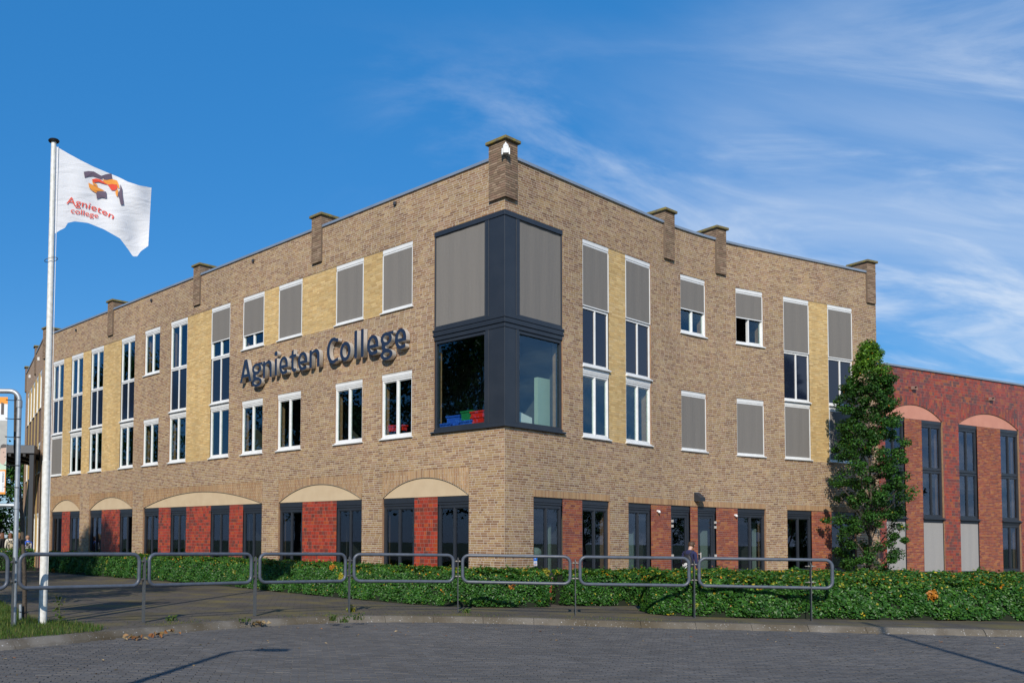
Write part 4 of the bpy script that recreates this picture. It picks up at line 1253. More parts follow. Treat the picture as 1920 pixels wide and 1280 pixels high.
hedge('long low clipped hedge in front of the arched ground floor windows', [(-11.5, 40.3), (-10.81, 39.2), (-6.4, 33.9), (-2.6, 29.4), (-1.3, 27.2), (1.64, 22.95), (3.0, 21.5), (3.9, 21.15), (4.8, 21.18), (5.65, 21.5)],
      [(-10.7, 40.9), (-9.9, 39.9), (-5.6, 34.5), (-1.8, 30.0), (-.5, 27.8), (2.35, 23.5), (3.5, 22.2), (4.3, 21.95), (4.9, 22.0), (5.5, 22.2)], .85, 2000, 11)
hedge('short clipped hedge behind the gap, below the right ground floor windows', [(6.15, 22.0), (6.9, 22.0), (7.9, 22.25), (8.8, 22.7)], [(6.0, 22.7), (6.7, 22.75), (7.6, 23.0), (8.4, 23.4)], .82, 2000, 12, pyt=.08)
hedge('broad clipped hedge along the kerb on the right with yellowing leaves', [(7.35, 19.75), (7.7, 19.25), (8.6, 18.98), (9.4, 18.85), (12, 18.8), (14.6, 18.8), (18, 18.6)],
      [(7.45, 20.6), (7.9, 21.3), (8.8, 21.7), (9.6, 21.85), (12.3, 22.0), (15.2, 22.1), (19, 22.0)], .78, 2100, 13, leaf=.061, pyt=.11, pys=.014, z_back=.90)
hedge('far clipped hedge at the left edge behind the banner frame', [(-19, 38.5), (-15.5, 39.2), (-13.2, 40.5), (-12.2, 41.2)], [(-19, 39.5), (-15.7, 40.1), (-13.4, 41.3), (-12.6, 41.9)], .95, 500, 14)

def limb(mb, a, b, r0, r1, rng, seg=7, bend=.06, n=6):
    a = np.array(a, float); b = np.array(b, float); L_ = np.linalg.norm(b - a); pts = []
    o1 = rng.normal(0, bend * L_, 3)
    for i in range(n):
        t = i / (n - 1); pts.append(a * (1 - t) + b * t + o1 * math.sin(math.pi * t))
    mb.tube(pts, [r0 * (1 - i / (n - 1)) + r1 * i / (n - 1) for i in range(n)], seg)
def tree(name, label, cat, base, H, trunk_r, rad_fn, z0, nclump, per, leaf, seed, clump_r=.35, group=None, lean=(0, 0), pale_top=False, py=.006, nlimb=22, tint=(1, 1, 1)):
    rng = np.random.default_rng(seed)
    root = thing(name, label, cat, (base[0], base[1], 0), group=group)
    tb = MB(); x, y = base
    n = 10; pts = [(x + lean[0] * (i / (n-1)) ** 1.2 + rng.normal(0, .02) * H * .1, y + lean[1] * (i / (n-1)), H * .96 * i / (n-1)) for i in range(n)]
    tb.tube(pts, [trunk_r * (1 - .93 * i / (n-1)) * (1.25 if i == 0 else 1) for i in range(n)], 9)
    cl = []
    for k in range(nclump):
        t = rng.random() ** .85; z = z0 + (H - z0) * t; r = rad_fn(t)
        a = rng.uniform(0, 2 * math.pi); q = math.sqrt(rng.uniform(.15, 1)) * r * rng.uniform(.8, 1.12)
        f = z / H
        cl.append((x + lean[0] * f + q * math.cos(a), y + lean[1] * f + q * math.sin(a), z))
    cl = np.array(cl)
    for k in rng.permutation(nclump)[:nlimb]:
        c = cl[k]; zf = max(z0 * .8, c[2] - np.hypot(c[0] - x, c[1] - y) * 1.1); f = zf / H
        limb(tb, (x + lean[0] * f, y + lean[1] * f, zf), c, trunk_r * (1 - .8 * f) * .42, .012, rng)
    to = tb.obj('trunk', [M['bark']], root, smooth=True)
    Cs, Nn, cc = [], [], []
    for c in cl:
        m_ = int(per * rng.uniform(.6, 1.4)); r = clump_r * rng.uniform(.6, 1.3)
        d = rng.normal(size=(m_, 3)); d /= np.linalg.norm(d, axis=1)[:, None]
        p = c + d * (r * rng.random(m_) ** .45)[:, None] * np.array([1, 1, .75])
        Cs.append(p); Nn.append(d * .7 + np.array([0, 0, .7]) + rng.normal(0, .5, (m_, 3)))
        col = pick_cols(m_, rng, py) * rng.uniform(.75, 1.25) * np.array(tint)
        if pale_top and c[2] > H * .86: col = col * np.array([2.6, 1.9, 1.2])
        cc.append(col)
    C = np.concatenate(Cs)
    o = reg(bpy.data.objects.new('crown', leaf_mesh('crown', C, np.concatenate(Nn), rng.uniform(.7, 1.3, len(C)) * leaf, np.concatenate(cc), M['leaf'], rng)), root)
    return root
# the young columnar oak in front of the wing
OY = 30.3
ob = at_depth(1634, 1100, OY)
def oak_r(t): return np.interp(t, [0, .08, .2, .35, .5, .62, .75, .88, .96, 1], [.70, .98, 1.24, 1.18, 1.0, .95, .84, .54, .26, .05]) * 1.02
OH = at_depth(1640, 645, OY).z
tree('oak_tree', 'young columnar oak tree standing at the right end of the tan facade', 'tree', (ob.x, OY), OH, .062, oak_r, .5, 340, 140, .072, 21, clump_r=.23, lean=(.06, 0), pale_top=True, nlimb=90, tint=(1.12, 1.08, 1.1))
# street trees beyond the left edge: they shade the forecourt and stand in the glass
def round_r(R): return lambda t: R * np.interp(t, [0, .12, .35, .6, .85, 1], [.45, .8, 1, .95, .6, .15])
tree('street_tree', 'young street tree just outside the left edge shading the forecourt', 'tree', (-8.4, 17.2), 8.2, .12, round_r(2.1), 3.0, 110, 90, .14, 22, clump_r=.55, group='street trees left of the frame')
tree('street_tree', 'tall street tree left of the frame mirrored in the arched windows', 'tree', (-15.0, 20.5), 14.2, .26, round_r(3.4), 4.5, 170, 100, .20, 23, clump_r=.9, group='street trees left of the frame')
T0 = tree('street_tree', 'large street tree far left, nearest of the row mirrored upstairs', 'tree', (-30, 12), 15, .28, round_r(4.6), 3.6, 200, 90, .24, 24, clump_r=1.1, group='street trees left of the frame')
def copy_thing(r, loc, rz, sc, label):
    c = r.copy(); COL.objects.link(c)
    Mc = Matrix.Translation(loc) @ Matrix.Rotation(rz, 4, 'Z') @ Matrix.Scale(sc, 4)
    c.matrix_basis = Mc; MW[c.name] = Mc; c['label'] = label
    for ch in r.children:
        k = ch.copy(); COL.objects.link(k); k.parent = c
        k.matrix_parent_inverse = ch.matrix_parent_inverse.copy(); k.matrix_basis = ch.matrix_basis.copy()
    return c
copy_thing(T0, (-33, 24, 0), 1.1, 1.05, 'large street tree far left, second of the row mirrored upstairs')
copy_thing(T0, (-36, 37, 0), 2.3, .95, 'large street tree far left, third of the row mirrored upstairs')
copy_thing(T0, (-42, 52, 0), 3.9, 1.1, 'large street tree far left, farthest of the row mirrored upstairs')
copy_thing(T0, (-31, 31, 0), 4.4, 1.12, 'added unseen tree far left, between the second and third mirrored upstairs')  # this and the next tree are added to darken the upstairs reflections
copy_thing(T0, (-37, 17, 0), 5.6, 1.2, 'added unseen tree far left, behind the first two mirrored upstairs')
copy_thing(T0, (58, 30, 0), .7, .5, 'broad street tree right of the frame mirrored in the right windows')
copy_thing(T0, (70, 46, 0), 5.1, .5, 'farther street tree right of the frame mirrored in the right windows')
tree('broadleaf_tree', 'dense dark tree behind the banner at the left edge', 'tree', (-22.5, 58), 9.6, .25, round_r(3.6), 1.0, 170, 90, .24, 27, clump_r=1.0, group='trees behind the left facade')
tree('broadleaf_tree', 'lower bushy tree under the steel canopy at the left edge', 'tree', (-18.6, 60), 6.6, .2, round_r(2.4), .6, 90, 80, .20, 28, clump_r=.8, group='trees behind the left facade')

# ================================================================ RAILING ALONG THE PAVEMENT
M['rail'] = plain('blue_grey_paint', (.085, .100, .128), .40, 0, col2=(.066, .078, .098), scale=11, spec=.5, bump=(70, .0015, .4))
M['post'] = plain('dark_post_paint', (.060, .068, .082), .5, 0, col2=(.085, .090, .085), scale=20)
M['galv'] = plain('galvanised_steel', (.42, .45, .47), .48, .55, col2=(.33, .36, .38), scale=9)
M['bolt'] = plain('dull_bolt', (.20, .19, .17), .5, .7)
posts = [(-6.75, 13.75), (-4.83, 15.15), (-2.93, 16.55), (-1.03, 18.2), (.88, 19.35), (3.2, 19.6), (5.55, 19.1), (7.95, 18.95), (10.1, 18.5)]
fence = thing('tube_railing', 'blue-grey steel tube railing of rounded panels along the pavement edge', 'railing', (posts[4][0], posts[4][1], 0))
ZT, ZB, PR, CR = 1.215, .655, .033, .13
for i in range(len(posts) - 1):
    a = Vector((*posts[i], 0)); b = Vector((*posts[i+1], 0)); d = (b - a).normalized()
    p0 = a + d * .10; p1 = b - d * .10
    if i == len(posts) - 2: p1 = b + d * .40
    L_ = (p1 - p0).length; pts = []
    for cxx, czz, a0 in ((CR, ZT - CR, 180), (L_ - CR, ZT - CR, 90), (L_ - CR, ZB + CR, 0), (CR, ZB + CR, -90)):
        for k in range(7):
            an = math.radians(a0 - 15 * k); pts.append(p0 + d * (cxx + CR * math.cos(an)) + Vector((0, 0, czz + CR * math.sin(an))))
    t = MB().tube(pts, PR, 12, closed=True); t.obj('rail_panel', [M['rail']], fence, smooth=True)
for i, (x, y) in enumerate(posts):
    a = Vector((*posts[max(i-1, 0)], 0)); b = Vector((*posts[min(i+1, len(posts)-1)], 0)); d = (b - a).normalized(); n_ = Vector((-d.y, d.x, 0))
    Mx = Matrix(((n_.x, d.x, 0, x), (n_.y, d.y, 0, y), (0, 0, 1, 0), (0, 0, 0, 1)))
    p = MB(); ht = 1.17
    prof_ = [(-.052, -.02), (.052, -.02), (.052, ht - .06), (.034, ht - .016), (0, ht), (-.034, ht - .016), (-.052, ht - .06)]
    k = len(prof_)
    p.v = [(u, -.006, z) for u, z in prof_] + [(u, .006, z) for u, z in prof_]
    p.f = [tuple(range(k)), tuple(reversed(range(k, 2*k)))] + [(j, j + k, (j+1) % k + k, (j+1) % k) for j in range(k)]; p.m = [0] * (k + 2)
    po = p.obj('post', [M['post']], fence, Mx)
    for z in (ZB + .11, ZT - .13):
        c = MB().tube([(0, -.10, z), (0, .10, z)], .008, 8); c.tube([(0, -.045, z), (0, -.02, z)], .022, 8); c.tube([(0, .02, z), (0, .045, z)], .022, 8)
        c.obj('clamp_bolt', [M['bolt']], po, Mx)

# ================================================================ FLAGPOLE AND FLAG
M['pole'] = plain('white_pole_paint', (.74, .73, .69), .45, 0, col2=(.60, .59, .53), scale=16)
M['black'] = plain('black_plastic', (.012, .012, .013), .5)
FX, FY = ground(80, 1170)
ftop = at_depth(101, 266, FY)
fp = thing('flagpole', 'tall white flagpole standing in the grass strip at the left', 'flagpole', (FX, FY, 0))
lean_x = ftop.x - FX
pb = MB().tube([(FX + lean_x * t, FY, ftop.z * t) for t in (0, .3, .333, .334, .6, 1)], [.072, .070, .069, .060, .056, .046], 18)
pb.obj('pole', [M['pole']], fp, smooth=True)
pb = MB().lathe([(.05, -.02), (.09, -.012), (.10, .006), (.085, .026), (.02, .036)], (ftop.x, FY, ftop.z + .01), 20); pb.obj('finial_disc', [M['black']], fp, smooth=True)
pb = MB().tube([(FX + .075, FY - .02, .6), (FX + .085 + lean_x, FY - .02, ftop.z - .1)], .005, 6); pb.obj('halyard', [M['white']], fp)
rg = [(FX + lean_x * .74 + .0 + .11 * math.cos(a), FY + .11 * math.sin(a), at_depth(97, 487, FY).z + .03 * math.cos(a)) for a in np.linspace(0, 2 * math.pi, 24, endpoint=False)]
MB().tube(rg, .006, 6, closed=True).obj('ring', [M['bolt']], fp)
def flag_depth(px, py):
    u = (px - 104) / 180.0
    return FY - .02 + .55 * u + .05 * u * math.sin(px * .055 + py * .028) + .022 * u * math.sin(px * .12 - py * .04 + 1)
def on_flag(px, py, off=0.0):
    r = Vector(ray(px, py)); d = flag_depth(px, py)
    return at_depth(px, py, d) - r.normalized() * off
topc = np.array([(106, 275), (128, 288), (152, 301), (176, 313), (200, 323), (222, 332), (240, 341), (262, 348), (284, 352)], float)
botc = np.array([(103, 438), (112, 432), (122, 427), (127, 418), (140, 415), (165, 418), (195, 430), (225, 447), (240, 467), (249, 480.5), (257, 481), (264, 471), (278, 461)], float)
def along(c, t):
    d = np.r_[0, np.cumsum(np.hypot(*np.diff(c, axis=0).T))]; return np.array([np.interp(t * d[-1], d, c[:, 0]), np.interp(t * d[-1], d, c[:, 1])])
flag = thing('flag', 'white flag with a ribbon emblem and red lettering blowing from the flagpole', 'flag', tuple(on_flag(106, 350)))
nu, nv = 60, 36
fv = []
for j in range(nv + 1):
    for i in range(nu + 1):
        t = i / nu; v = j / nv; a = along(topc, t); b_ = along(botc, t)
        p = a * (1 - v) + b_ * v
        fv.append(on_flag(p[0], p[1]))
ff = [(j * (nu+1) + i, (j+1) * (nu+1) + i, (j+1) * (nu+1) + i + 1, j * (nu+1) + i + 1) for j in range(nv) for i in range(nu)]
m, nt, out = new_mat('flag_cloth')
b = principled(nt, out, (.88, .88, .89), .8, 0, .2)
t_ = nt.nodes.new('ShaderNodeBsdfTranslucent'); t_.inputs['Color'].default_value = (.75, .75, .78, 1)
mx = nt.nodes.new('ShaderNodeMixShader'); mx.inputs[0].default_value = .25
nt.links.new(b.outputs[0], mx.inputs[1]); nt.links.new(t_.outputs[0], mx.inputs[2]); nt.links.new(mx.outputs[0], out.inputs['Surface'])
tc = nt.nodes.new('ShaderNodeTexCoord'); nz = nt.nodes.new('ShaderNodeTexNoise'); nz.inputs['Scale'].default_value = 2.2; nz.inputs['Detail'].default_value = 3; nz.inputs['Distortion'].default_value = .8
mp = nt.nodes.new('ShaderNodeMapping'); mp.inputs['Rotation'].default_value = (0, math.radians(35), 0); mp.inputs['Scale'].default_value = (.7, 1, 2.2)
nt.links.new(tc.outputs['Object'], mp.inputs[0]); nt.links.new(mp.outputs[0], nz.inputs['Vector'])
bp = nt.nodes.new('ShaderNodeBump'); bp.inputs['Distance'].default_value = .10; bp.inputs['Strength'].default_value = .3
nt.links.new(nz.outputs['Fac'], bp.inputs['Height']); nt.links.new(bp.outputs[0], b.inputs['Normal'])
M['cloth'] = m
fo = reg(bpy.data.objects.new('cloth', mesh_from('cloth', fv, ff, M['cloth'], True)), flag)
M['plum'] = plain('plum_print', (.115, .085, .125), .8); M['orange'] = plain('orange_print', (.78, .30, .045), .8); M['red_pr'] = plain('red_print', (.72, .07, .035), .8)
Zf = lambda q: [(60 + x / 4.923, 240 + y / 4.923) for x, y in q]
def dense(poly, k=4):
    out_ = []
    for (x0, y0), (x1, y1) in zip(poly, poly[1:] + poly[:1]):
        out_ += [(x0 + (x1 - x0) * i / k, y0 + (y1 - y0) * i / k) for i in range(k)]
    return out_
emb = [('plum', [(478, 405), (520, 398), (570, 402), (610, 425), (650, 447), (650, 475), (615, 463), (560, 445), (520, 450), (487, 460)]),
       ('plum', [(640, 442), (680, 428), (733, 420), (742, 470), (700, 475), (675, 486)]),
       ('orange', [(648, 475), (690, 482), (740, 472), (785, 485), (800, 520), (808, 556), (795, 560), (785, 525), (740, 518), (700, 522), (670, 505)]),
       ('red_pr', [(553, 475), (590, 466), (630, 475), (660, 505), (700, 522), (745, 517), (788, 530), (785, 560), (760, 577), (735, 575), (700, 525), (665, 515), (630, 498), (590, 500), (567, 505)]),
       ('orange', [(552, 480), (567, 505), (600, 520), (606, 545), (590, 535), (562, 515)]),
       ('orange', [(520, 505), (555, 530), (600, 555), (640, 572), (672, 580), (600, 588), (592, 600), (555, 578), (528, 550)]),
       ('plum', [(592, 597), (630, 580), (685, 588), (690, 648), (640, 640), (598, 655)]),
       ('orange', [(768, 585), (790, 560), (795, 590), (790, 635), (775, 620)]),
       ('plum', [(816, 520), (832, 560), (836, 620), (848, 705), (818, 707), (806, 655), (790, 610), (812, 570)])]
for k, (mn, q) in enumerate(emb):
    pts = [on_flag(x, y, .012 + .002 * k) for x, y in dense(Zf(q), 3)]
    bm = bmesh.new(); vs = [bm.verts.new(p) for p in pts]; f_ = bm.faces.new(vs); bmesh.ops.triangulate(bm, faces=[f_])
    me = bpy.data.meshes.new('emblem_ribbon'); bm.to_mesh(me); bm.free(); me.materials.append(M[mn])
    reg(bpy.data.objects.new('emblem_ribbon', me), flag)
def text_mesh(body, bold=0.0):
    cu = bpy.data.curves.new('text', 'FONT'); cu.body = body; cu.size = 1.0; cu.offset = bold; cu.resolution_u = 3; cu.fill_mode = 'FRONT'
    o = bpy.data.objects.new('text', cu); COL.objects.link(o); bpy.context.view_layer.update()
    dg = bpy.context.evaluated_depsgraph_get(); me = bpy.data.meshes.new_from_object(o.evaluated_get(dg))
    bpy.data.objects.remove(o); bpy.data.curves.remove(cu)
    return me
def text_obj(body, fn, name, mat, parent, bold=0.0, cut=.08):
    """letters of a text laid on a surface: fn(x in 0..1, y in cap heights) -> point"""
    me = text_mesh(body, bold)
    bm = bmesh.new(); bm.from_mesh(me)
    bmesh.ops.triangulate(bm, faces=bm.faces[:])
    xs_ = [v.co.x for v in bm.verts]; x0, x1 = min(xs_), max(xs_)
    for v in bm.verts: v.co = Vector(fn((v.co.x - x0) / (x1 - x0), v.co.y / .73))
    bm.to_mesh(me); bm.free(); me.materials.clear(); me.materials.append(mat); me.name = name
    return reg(bpy.data.objects.new(name, me), parent)
def ft1(x, y):
    bx = 124.5 + 87 * x; by = 381.8 + 14 * x + 15 * x ** 2.2; hgt = 14.5 - 4.5 * x
    return on_flag(bx + y * 1.6 * (1 + 2 * x), by - y * hgt, .02)
def ft2(x, y):
    bx = 132.5 + 51.5 * x; by = 399.0 + 9.8 * x; hgt = 11 - 1.5 * x
    return on_flag(bx + y * 1.0, by - y * hgt, .02)
text_obj('Agnieten', ft1, 'lettering', M['red_pr'], flag, .0)
text_obj('college', ft2, 'lettering', M['red_pr'], flag, 0.0)

# ================================================================ SIGN LETTERS ON THE FACADE
XH, CAP, ASC, ST = .56, .775, .825, .118
def ell(cx, cy, rx, ry, a0, a1, n=22):
    return [(cx + rx * math.cos(math.radians(a0 + (a1 - a0) * i / n)), cy + ry * math.sin(math.radians(a0 + (a1 - a0) * i / n))) for i in range(n + 1)]
def glyph(ch, w):
    """outlines (outer first, then holes) for width w in metres"""
    s = ST
    if ch == 'l': return [[(0, 0), (w, 0), (w, ASC), (0, ASC)]]
    if ch == 'i': return [[(.02, 0), (.02 + s, 0), (.02 + s, XH), (.02, XH)]]
    if ch == 'o': return [ell(w/2, XH/2, w/2, XH/2 + .012, 0, 360)[:-1], ell(w/2, XH/2, w/2 - s, XH/2 - s * .82, 360, 0)[:-1]]
    if ch == 'A':
        m = w / 2; t = .085
        return [[(0, 0), (s * 1.05, 0), (s * 1.05 + .045, .17), (w - s * 1.05 - .045, .17), (w - s * 1.05, 0), (w, 0), (m + t, CAP), (m - t, CAP)],
                [(m - .085, .27), (m, .64), (m + .085, .27)]]
    if ch == 'n':
        r = (w - s) ; p = [(0, 0), (s, 0), (s, XH - .20)]
        p += ell(s + (w - 2*s) / 2, XH - .20, (w - 2*s) / 2, .105, 180, 0, 12)
        p += [(w - s, 0), (w, 0), (w, XH - .19)]
        p += ell(w - (w - s) * .52, XH - .19, (w - s) * .52, .20, 0, 90, 10)
        p += [(s * .98, XH - .055), (s * .92, XH), (0, XH)]
        return [p]
    if ch == 'e':
        cx, cy, rx, ry = w/2, XH/2, w/2, XH/2 + .012
        o = ell(cx, cy, rx, ry, -6, 270, 34) + [(w * .80, -.002), (w * .94, .035), (w * .90, .125), (w * .72, .098)]
        o += ell(cx, cy, rx - s, ry - s * .85, 278, 200, 12) + [(s * .98, cy - .075), (w - .004, cy - .075)]
        h = [(s, cy + .012)] + [(w - s, cy + .012)] + ell(cx, cy + .012, rx - s, ry - s * .85 - .012, 8, 172, 14)
        return [o, h[::-1]]
    if ch == 't':
        p = [(w * .30 + s, ASC * .87), (w * .30 + s, XH), (w, XH), (w, XH - .095), (w * .30 + s, XH - .095), (w * .30 + s, .17)]
        p += ell(w * .30 + s + .075, .17, .075, .072, 180, 270, 6) + [(w, .105), (w, .012)] + [(w * .78, -.008)] + ell(w * .30 + .15, .15, .15, .158, 270, 180, 8)
        p += [(w * .30, XH - .095), (0, XH - .095), (0, XH - .02), (w * .30, XH), (w * .33, ASC * .82)]
        return [p]
    if ch == 'C':
        cx, cy, rx, ry = w * .56, CAP / 2, w * .56, CAP / 2 + .012
        o = ell(cx, cy, rx, ry, 62, 298, 34) + [(w, .05), (w * .97, .155)] + ell(cx, cy, rx - s * 1.08, ry - s * .88, 285, 75, 28) + [(w * .97, CAP - .155), (w, CAP - .05)]
        return [o]
    if ch == 'g':
        uc, ur, uy = (w * .44, XH - .185), w * .44, .187
        lc, lr, ly = (w * .47, -.085), w * .47, .152
        o = ell(*uc, ur, uy, -50, 40, 10) + [(w * .86, XH - .075), (w * 1.0, XH - .085), (w * 1.0, XH), (w * .60, XH)]
        o += ell(*uc, ur, uy, 70, 222, 18) + [(w * .08, .165), (w * .10, .105), (w * .14, .06)]
        o += ell(*lc, lr, ly, 140, 360 + 48, 30) + [(w * .62, .075), (w * .40, .105), (w * .36, .135), (w * .40, .172), (w * .60, .185)]
        h1 = ell(*uc, ur - s * .95, uy - s * .78, 360, 0, 18)[:-1]
        h2 = ell(*lc, lr - s * .95, ly - s * .72, 360, 0, 18)[:-1]
        return [o, h1, h2]
def outline_obj(name, loops, depth, mats, parent, Mx, extra=None):
    cu = bpy.data.curves.new(name, 'CURVE'); cu.dimensions = '2D'; cu.fill_mode = 'BOTH'; cu.extrude = depth / 2
    for lp in loops:
        sp = cu.splines.new('POLY'); sp.points.add(len(lp) - 1); sp.use_cyclic_u = True
        for p, (x, y) in zip(sp.points, lp): p.co = (x, y, 0, 1)
    o = bpy.data.objects.new(name, cu); COL.objects.link(o); bpy.context.view_layer.update()
    dg = bpy.context.evaluated_depsgraph_get(); me = bpy.data.meshes.new_from_object(o.evaluated_get(dg))
    bpy.data.objects.remove(o); bpy.data.curves.remove(cu)
    me.materials.clear()
    for mm in mats: me.materials.append(mm)
    for p in me.polygons: p.material_index = 0 if abs(p.normal.z) > .9 and p.center.z > 0 else 1
    me.name = name
    return reg(bpy.data.objects.new(name, me), parent, Mx)
sign = thing('letter_sign', 'school name in raised navy letters with steel sides on the left facade', 'sign', tuple(WL.pt(-7.2, 6.87, .1)))
BASEZ = 6.872; DEP = .15
lets = [('A', -11.266, -10.60), ('g', -10.561, -9.967), ('n', -9.94, -9.46), ('i', -9.311, -9.15), ('e', -9.049, -8.595), ('t', -8.52, -8.167), ('e', -8.078, -7.603), ('n', -7.50, -7.01),
        ('C', -6.661, -6.13), ('o', -6.052, -5.571), ('l', -5.41, -5.29), ('l', -5.125, -5.005), ('e', -4.86, -4.382), ('g', -4.294, -3.77), ('e', -3.711, -3.264)]
for ch, a, b in lets:
    # local: x along the wall, y up, z out of the wall
    P, T, N = WL.frame(np.array(float(a))); q = P + N * (.045 + DEP / 2)
    Mx = Matrix(((T[0], 0, N[0], q[0]), (T[1], 0, N[1], q[1]), (0, 1, 0, BASEZ), (0, 0, 0, 1)))
    lo = outline_obj('letter', glyph(ch, b - a), DEP, [M['navy'], M['steel']], sign, Mx)
    if ch == 'i':
        outline_obj('dot', [ell(.02 + ST/2, XH + .165, .082, .082, 0, 360)[:-1]], DEP, [M['navy'], M['steel']], lo, Mx)
    w_ = b - a
    spots = {'i': [(.08, .12), (.08, .45)], 'l': [(.06, .15), (.06, .65)]}.get(ch, [(w_ * .12, XH * .5), (w_ * .3, XH * .93)] if ch in 'eogC' else [(ST / 2, .1), (w_ - ST / 2, .1)])
    for x, y in spots:
        MB().tube([(x, y, -DEP / 2 - .046), (x, y, -DEP / 2 + .01)], .012, 8).obj('stud', [M['steel']], lo, Mx)

# ================================================================ SMALL THINGS ON THE FACADES
cpos = Vector((CX0 + (WL.n[0] + WR_.n[0]) * .07, CY0 + (WL.n[1] + WR_.n[1]) * .07, 0))
hz_ = WL.z_of(941, 290)
dn = (Vector((WL.n[0] + WR_.n[0], WL.n[1] + WR_.n[1], 0))).normalized()
Mx = Matrix(((-dn.y, -dn.x, 0, cpos.x), (dn.x, -dn.y, 0, cpos.y), (0, 0, 1, hz_), (0, 0, 0, 1)))
Mx = Matrix(((dn.y * -1, dn.x * -1, 0, cpos.x), (dn.x, dn.y * -1, 0, cpos.y), (0, 0, 1, hz_), (0, 0, 0, 1)))
Mx = Mx @ Matrix.Scale(.8, 4)
ch_ = thing('camera_housing', 'white camera housing with domed cap high on the corner chimney', 'camera', tuple(Mx.translation))
b = MB(); b.box(-.085, .085, -.20, -.03, -.11, .11); b.box(-.13, -.09, -.16, -.04, -.15, .06); b.box(.09, .13, -.16, -.04, -.15, .06); b.obj('housing', [M['white']], ch_, Mx, bevel=.008)
b = MB().lathe([(.09, 0), (.088, .03), (.06, .08), (.025, .10), (.02, .14), (.0, .15)], (0, -.115, .115), 16); b.obj('cap', [M['white']], ch_, Mx, smooth=True)
b = MB().box(-.02, .02, -.204, -.2005, -.09, .09); b.obj('lens', [M['galv']], ch_, Mx)
b = MB().box(-.03, .03, -.04, .06, -.06, .06); b.obj('bracket', [M['anth']], ch_, Mx)
s = WR_.s_of(1306, 931, lo=-5, hi=25); z = WR_.z_of(1306, 931, lo=-5, hi=25); Mx = WR_.mat(s, z)
wl_ = thing('wall_lamp', 'dark wedge-shaped wall lamp above the twin glass doors', 'lamp', tuple(Mx.translation))
b = MB(); b.v = [(-.13, -.01, -.14), (.13, -.01, -.14), (.13, -.01, .14), (-.13, -.01, .14), (-.12, -.22, -.14), (.12, -.22, -.14), (.12, -.22, -.03), (-.12, -.22, -.03), (-.13, .01, -.14), (.13, .01, -.14), (.13, .01, .14), (-.13, .01, .14)]
b.f = [(4, 5, 6, 7), (7, 6, 2, 3), (0, 4, 7, 3), (5, 1, 2, 6), (8, 9, 5, 4), (3, 2, 10, 11), (0, 3, 11, 8), (1, 9, 10, 2)]; b.m = [0] * 8
b.obj('shade', [M['anth']], wl_, Mx)
MB().box(-.10, .10, -.20, -.03, -.145, -.141).obj('diffuser', [M['white']], wl_, Mx)
for px, py, lb in ((1234, 959, 'small white motion sensor left of the twin glass doors'), (1379, 966.5, 'small white motion sensor right of the twin glass doors')):
    s = WR_.s_of(px, py, lo=-5, hi=25); z = WR_.z_of(px, py, lo=-5, hi=25); Mx = WR_.mat(s, z)
    t = thing('motion_sensor', lb, 'sensor', tuple(Mx.translation), group='motion sensors by the doors')
    MB().box(-.05, .05, -.03, .02, 0, .05).obj('base', [M['white']], t, Mx, bevel=.006)
    MB().lathe([(.035, 0), (.04, .02), (.03, .06)], (0, -.04, -.03), 12).obj('eye', [M['white']], t, Mx, smooth=True)
# window sticker
s = WR_.s_of(1005.5, 1050, lo=-5, hi=25); z = WR_.z_of(1005.5, 1051, lo=-5, hi=25); Mx = WR_.mat(s, z)
M['blue_s'] = plain('blue_sticker', (.02, .16, .62), .5); M['paper'] = plain('white_paper', (.74, .74, .72), .8)
st = thing('notice_sign', 'small blue and white notice beside the right corner window', 'sign', tuple(Mx.translation))
b = MB(); b.box(-.075, .075, .03, .036, -.13, .13); b.obj('plate', [M['paper']], st, Mx)
b = MB(); b.box(-.075, .075, .026, .0295, -.0, .13); b.obj('blue_field', [M['blue_s']], st, Mx)
b = MB(); b.v = [(-.035, .0255, .085), (-.015, .0255, .06), (.035, .0255, .115), (.04, .0255, .105), (-.012, .0255, .038), (-.04, .0255, .075)]; b.f = [(0, 1, 4, 5), (1, 2, 3, 4)]; b.m = [0, 0]; b.obj('tick_mark', [M['paper']], st, Mx)
for k in range(3):
    MB().box(-.05, .05, .027, .0295, -.05 - .025 * k, -.04 - .025 * k).obj('text_line', [M['blue_s'] if k < 2 else M['red_pr']], st, Mx)

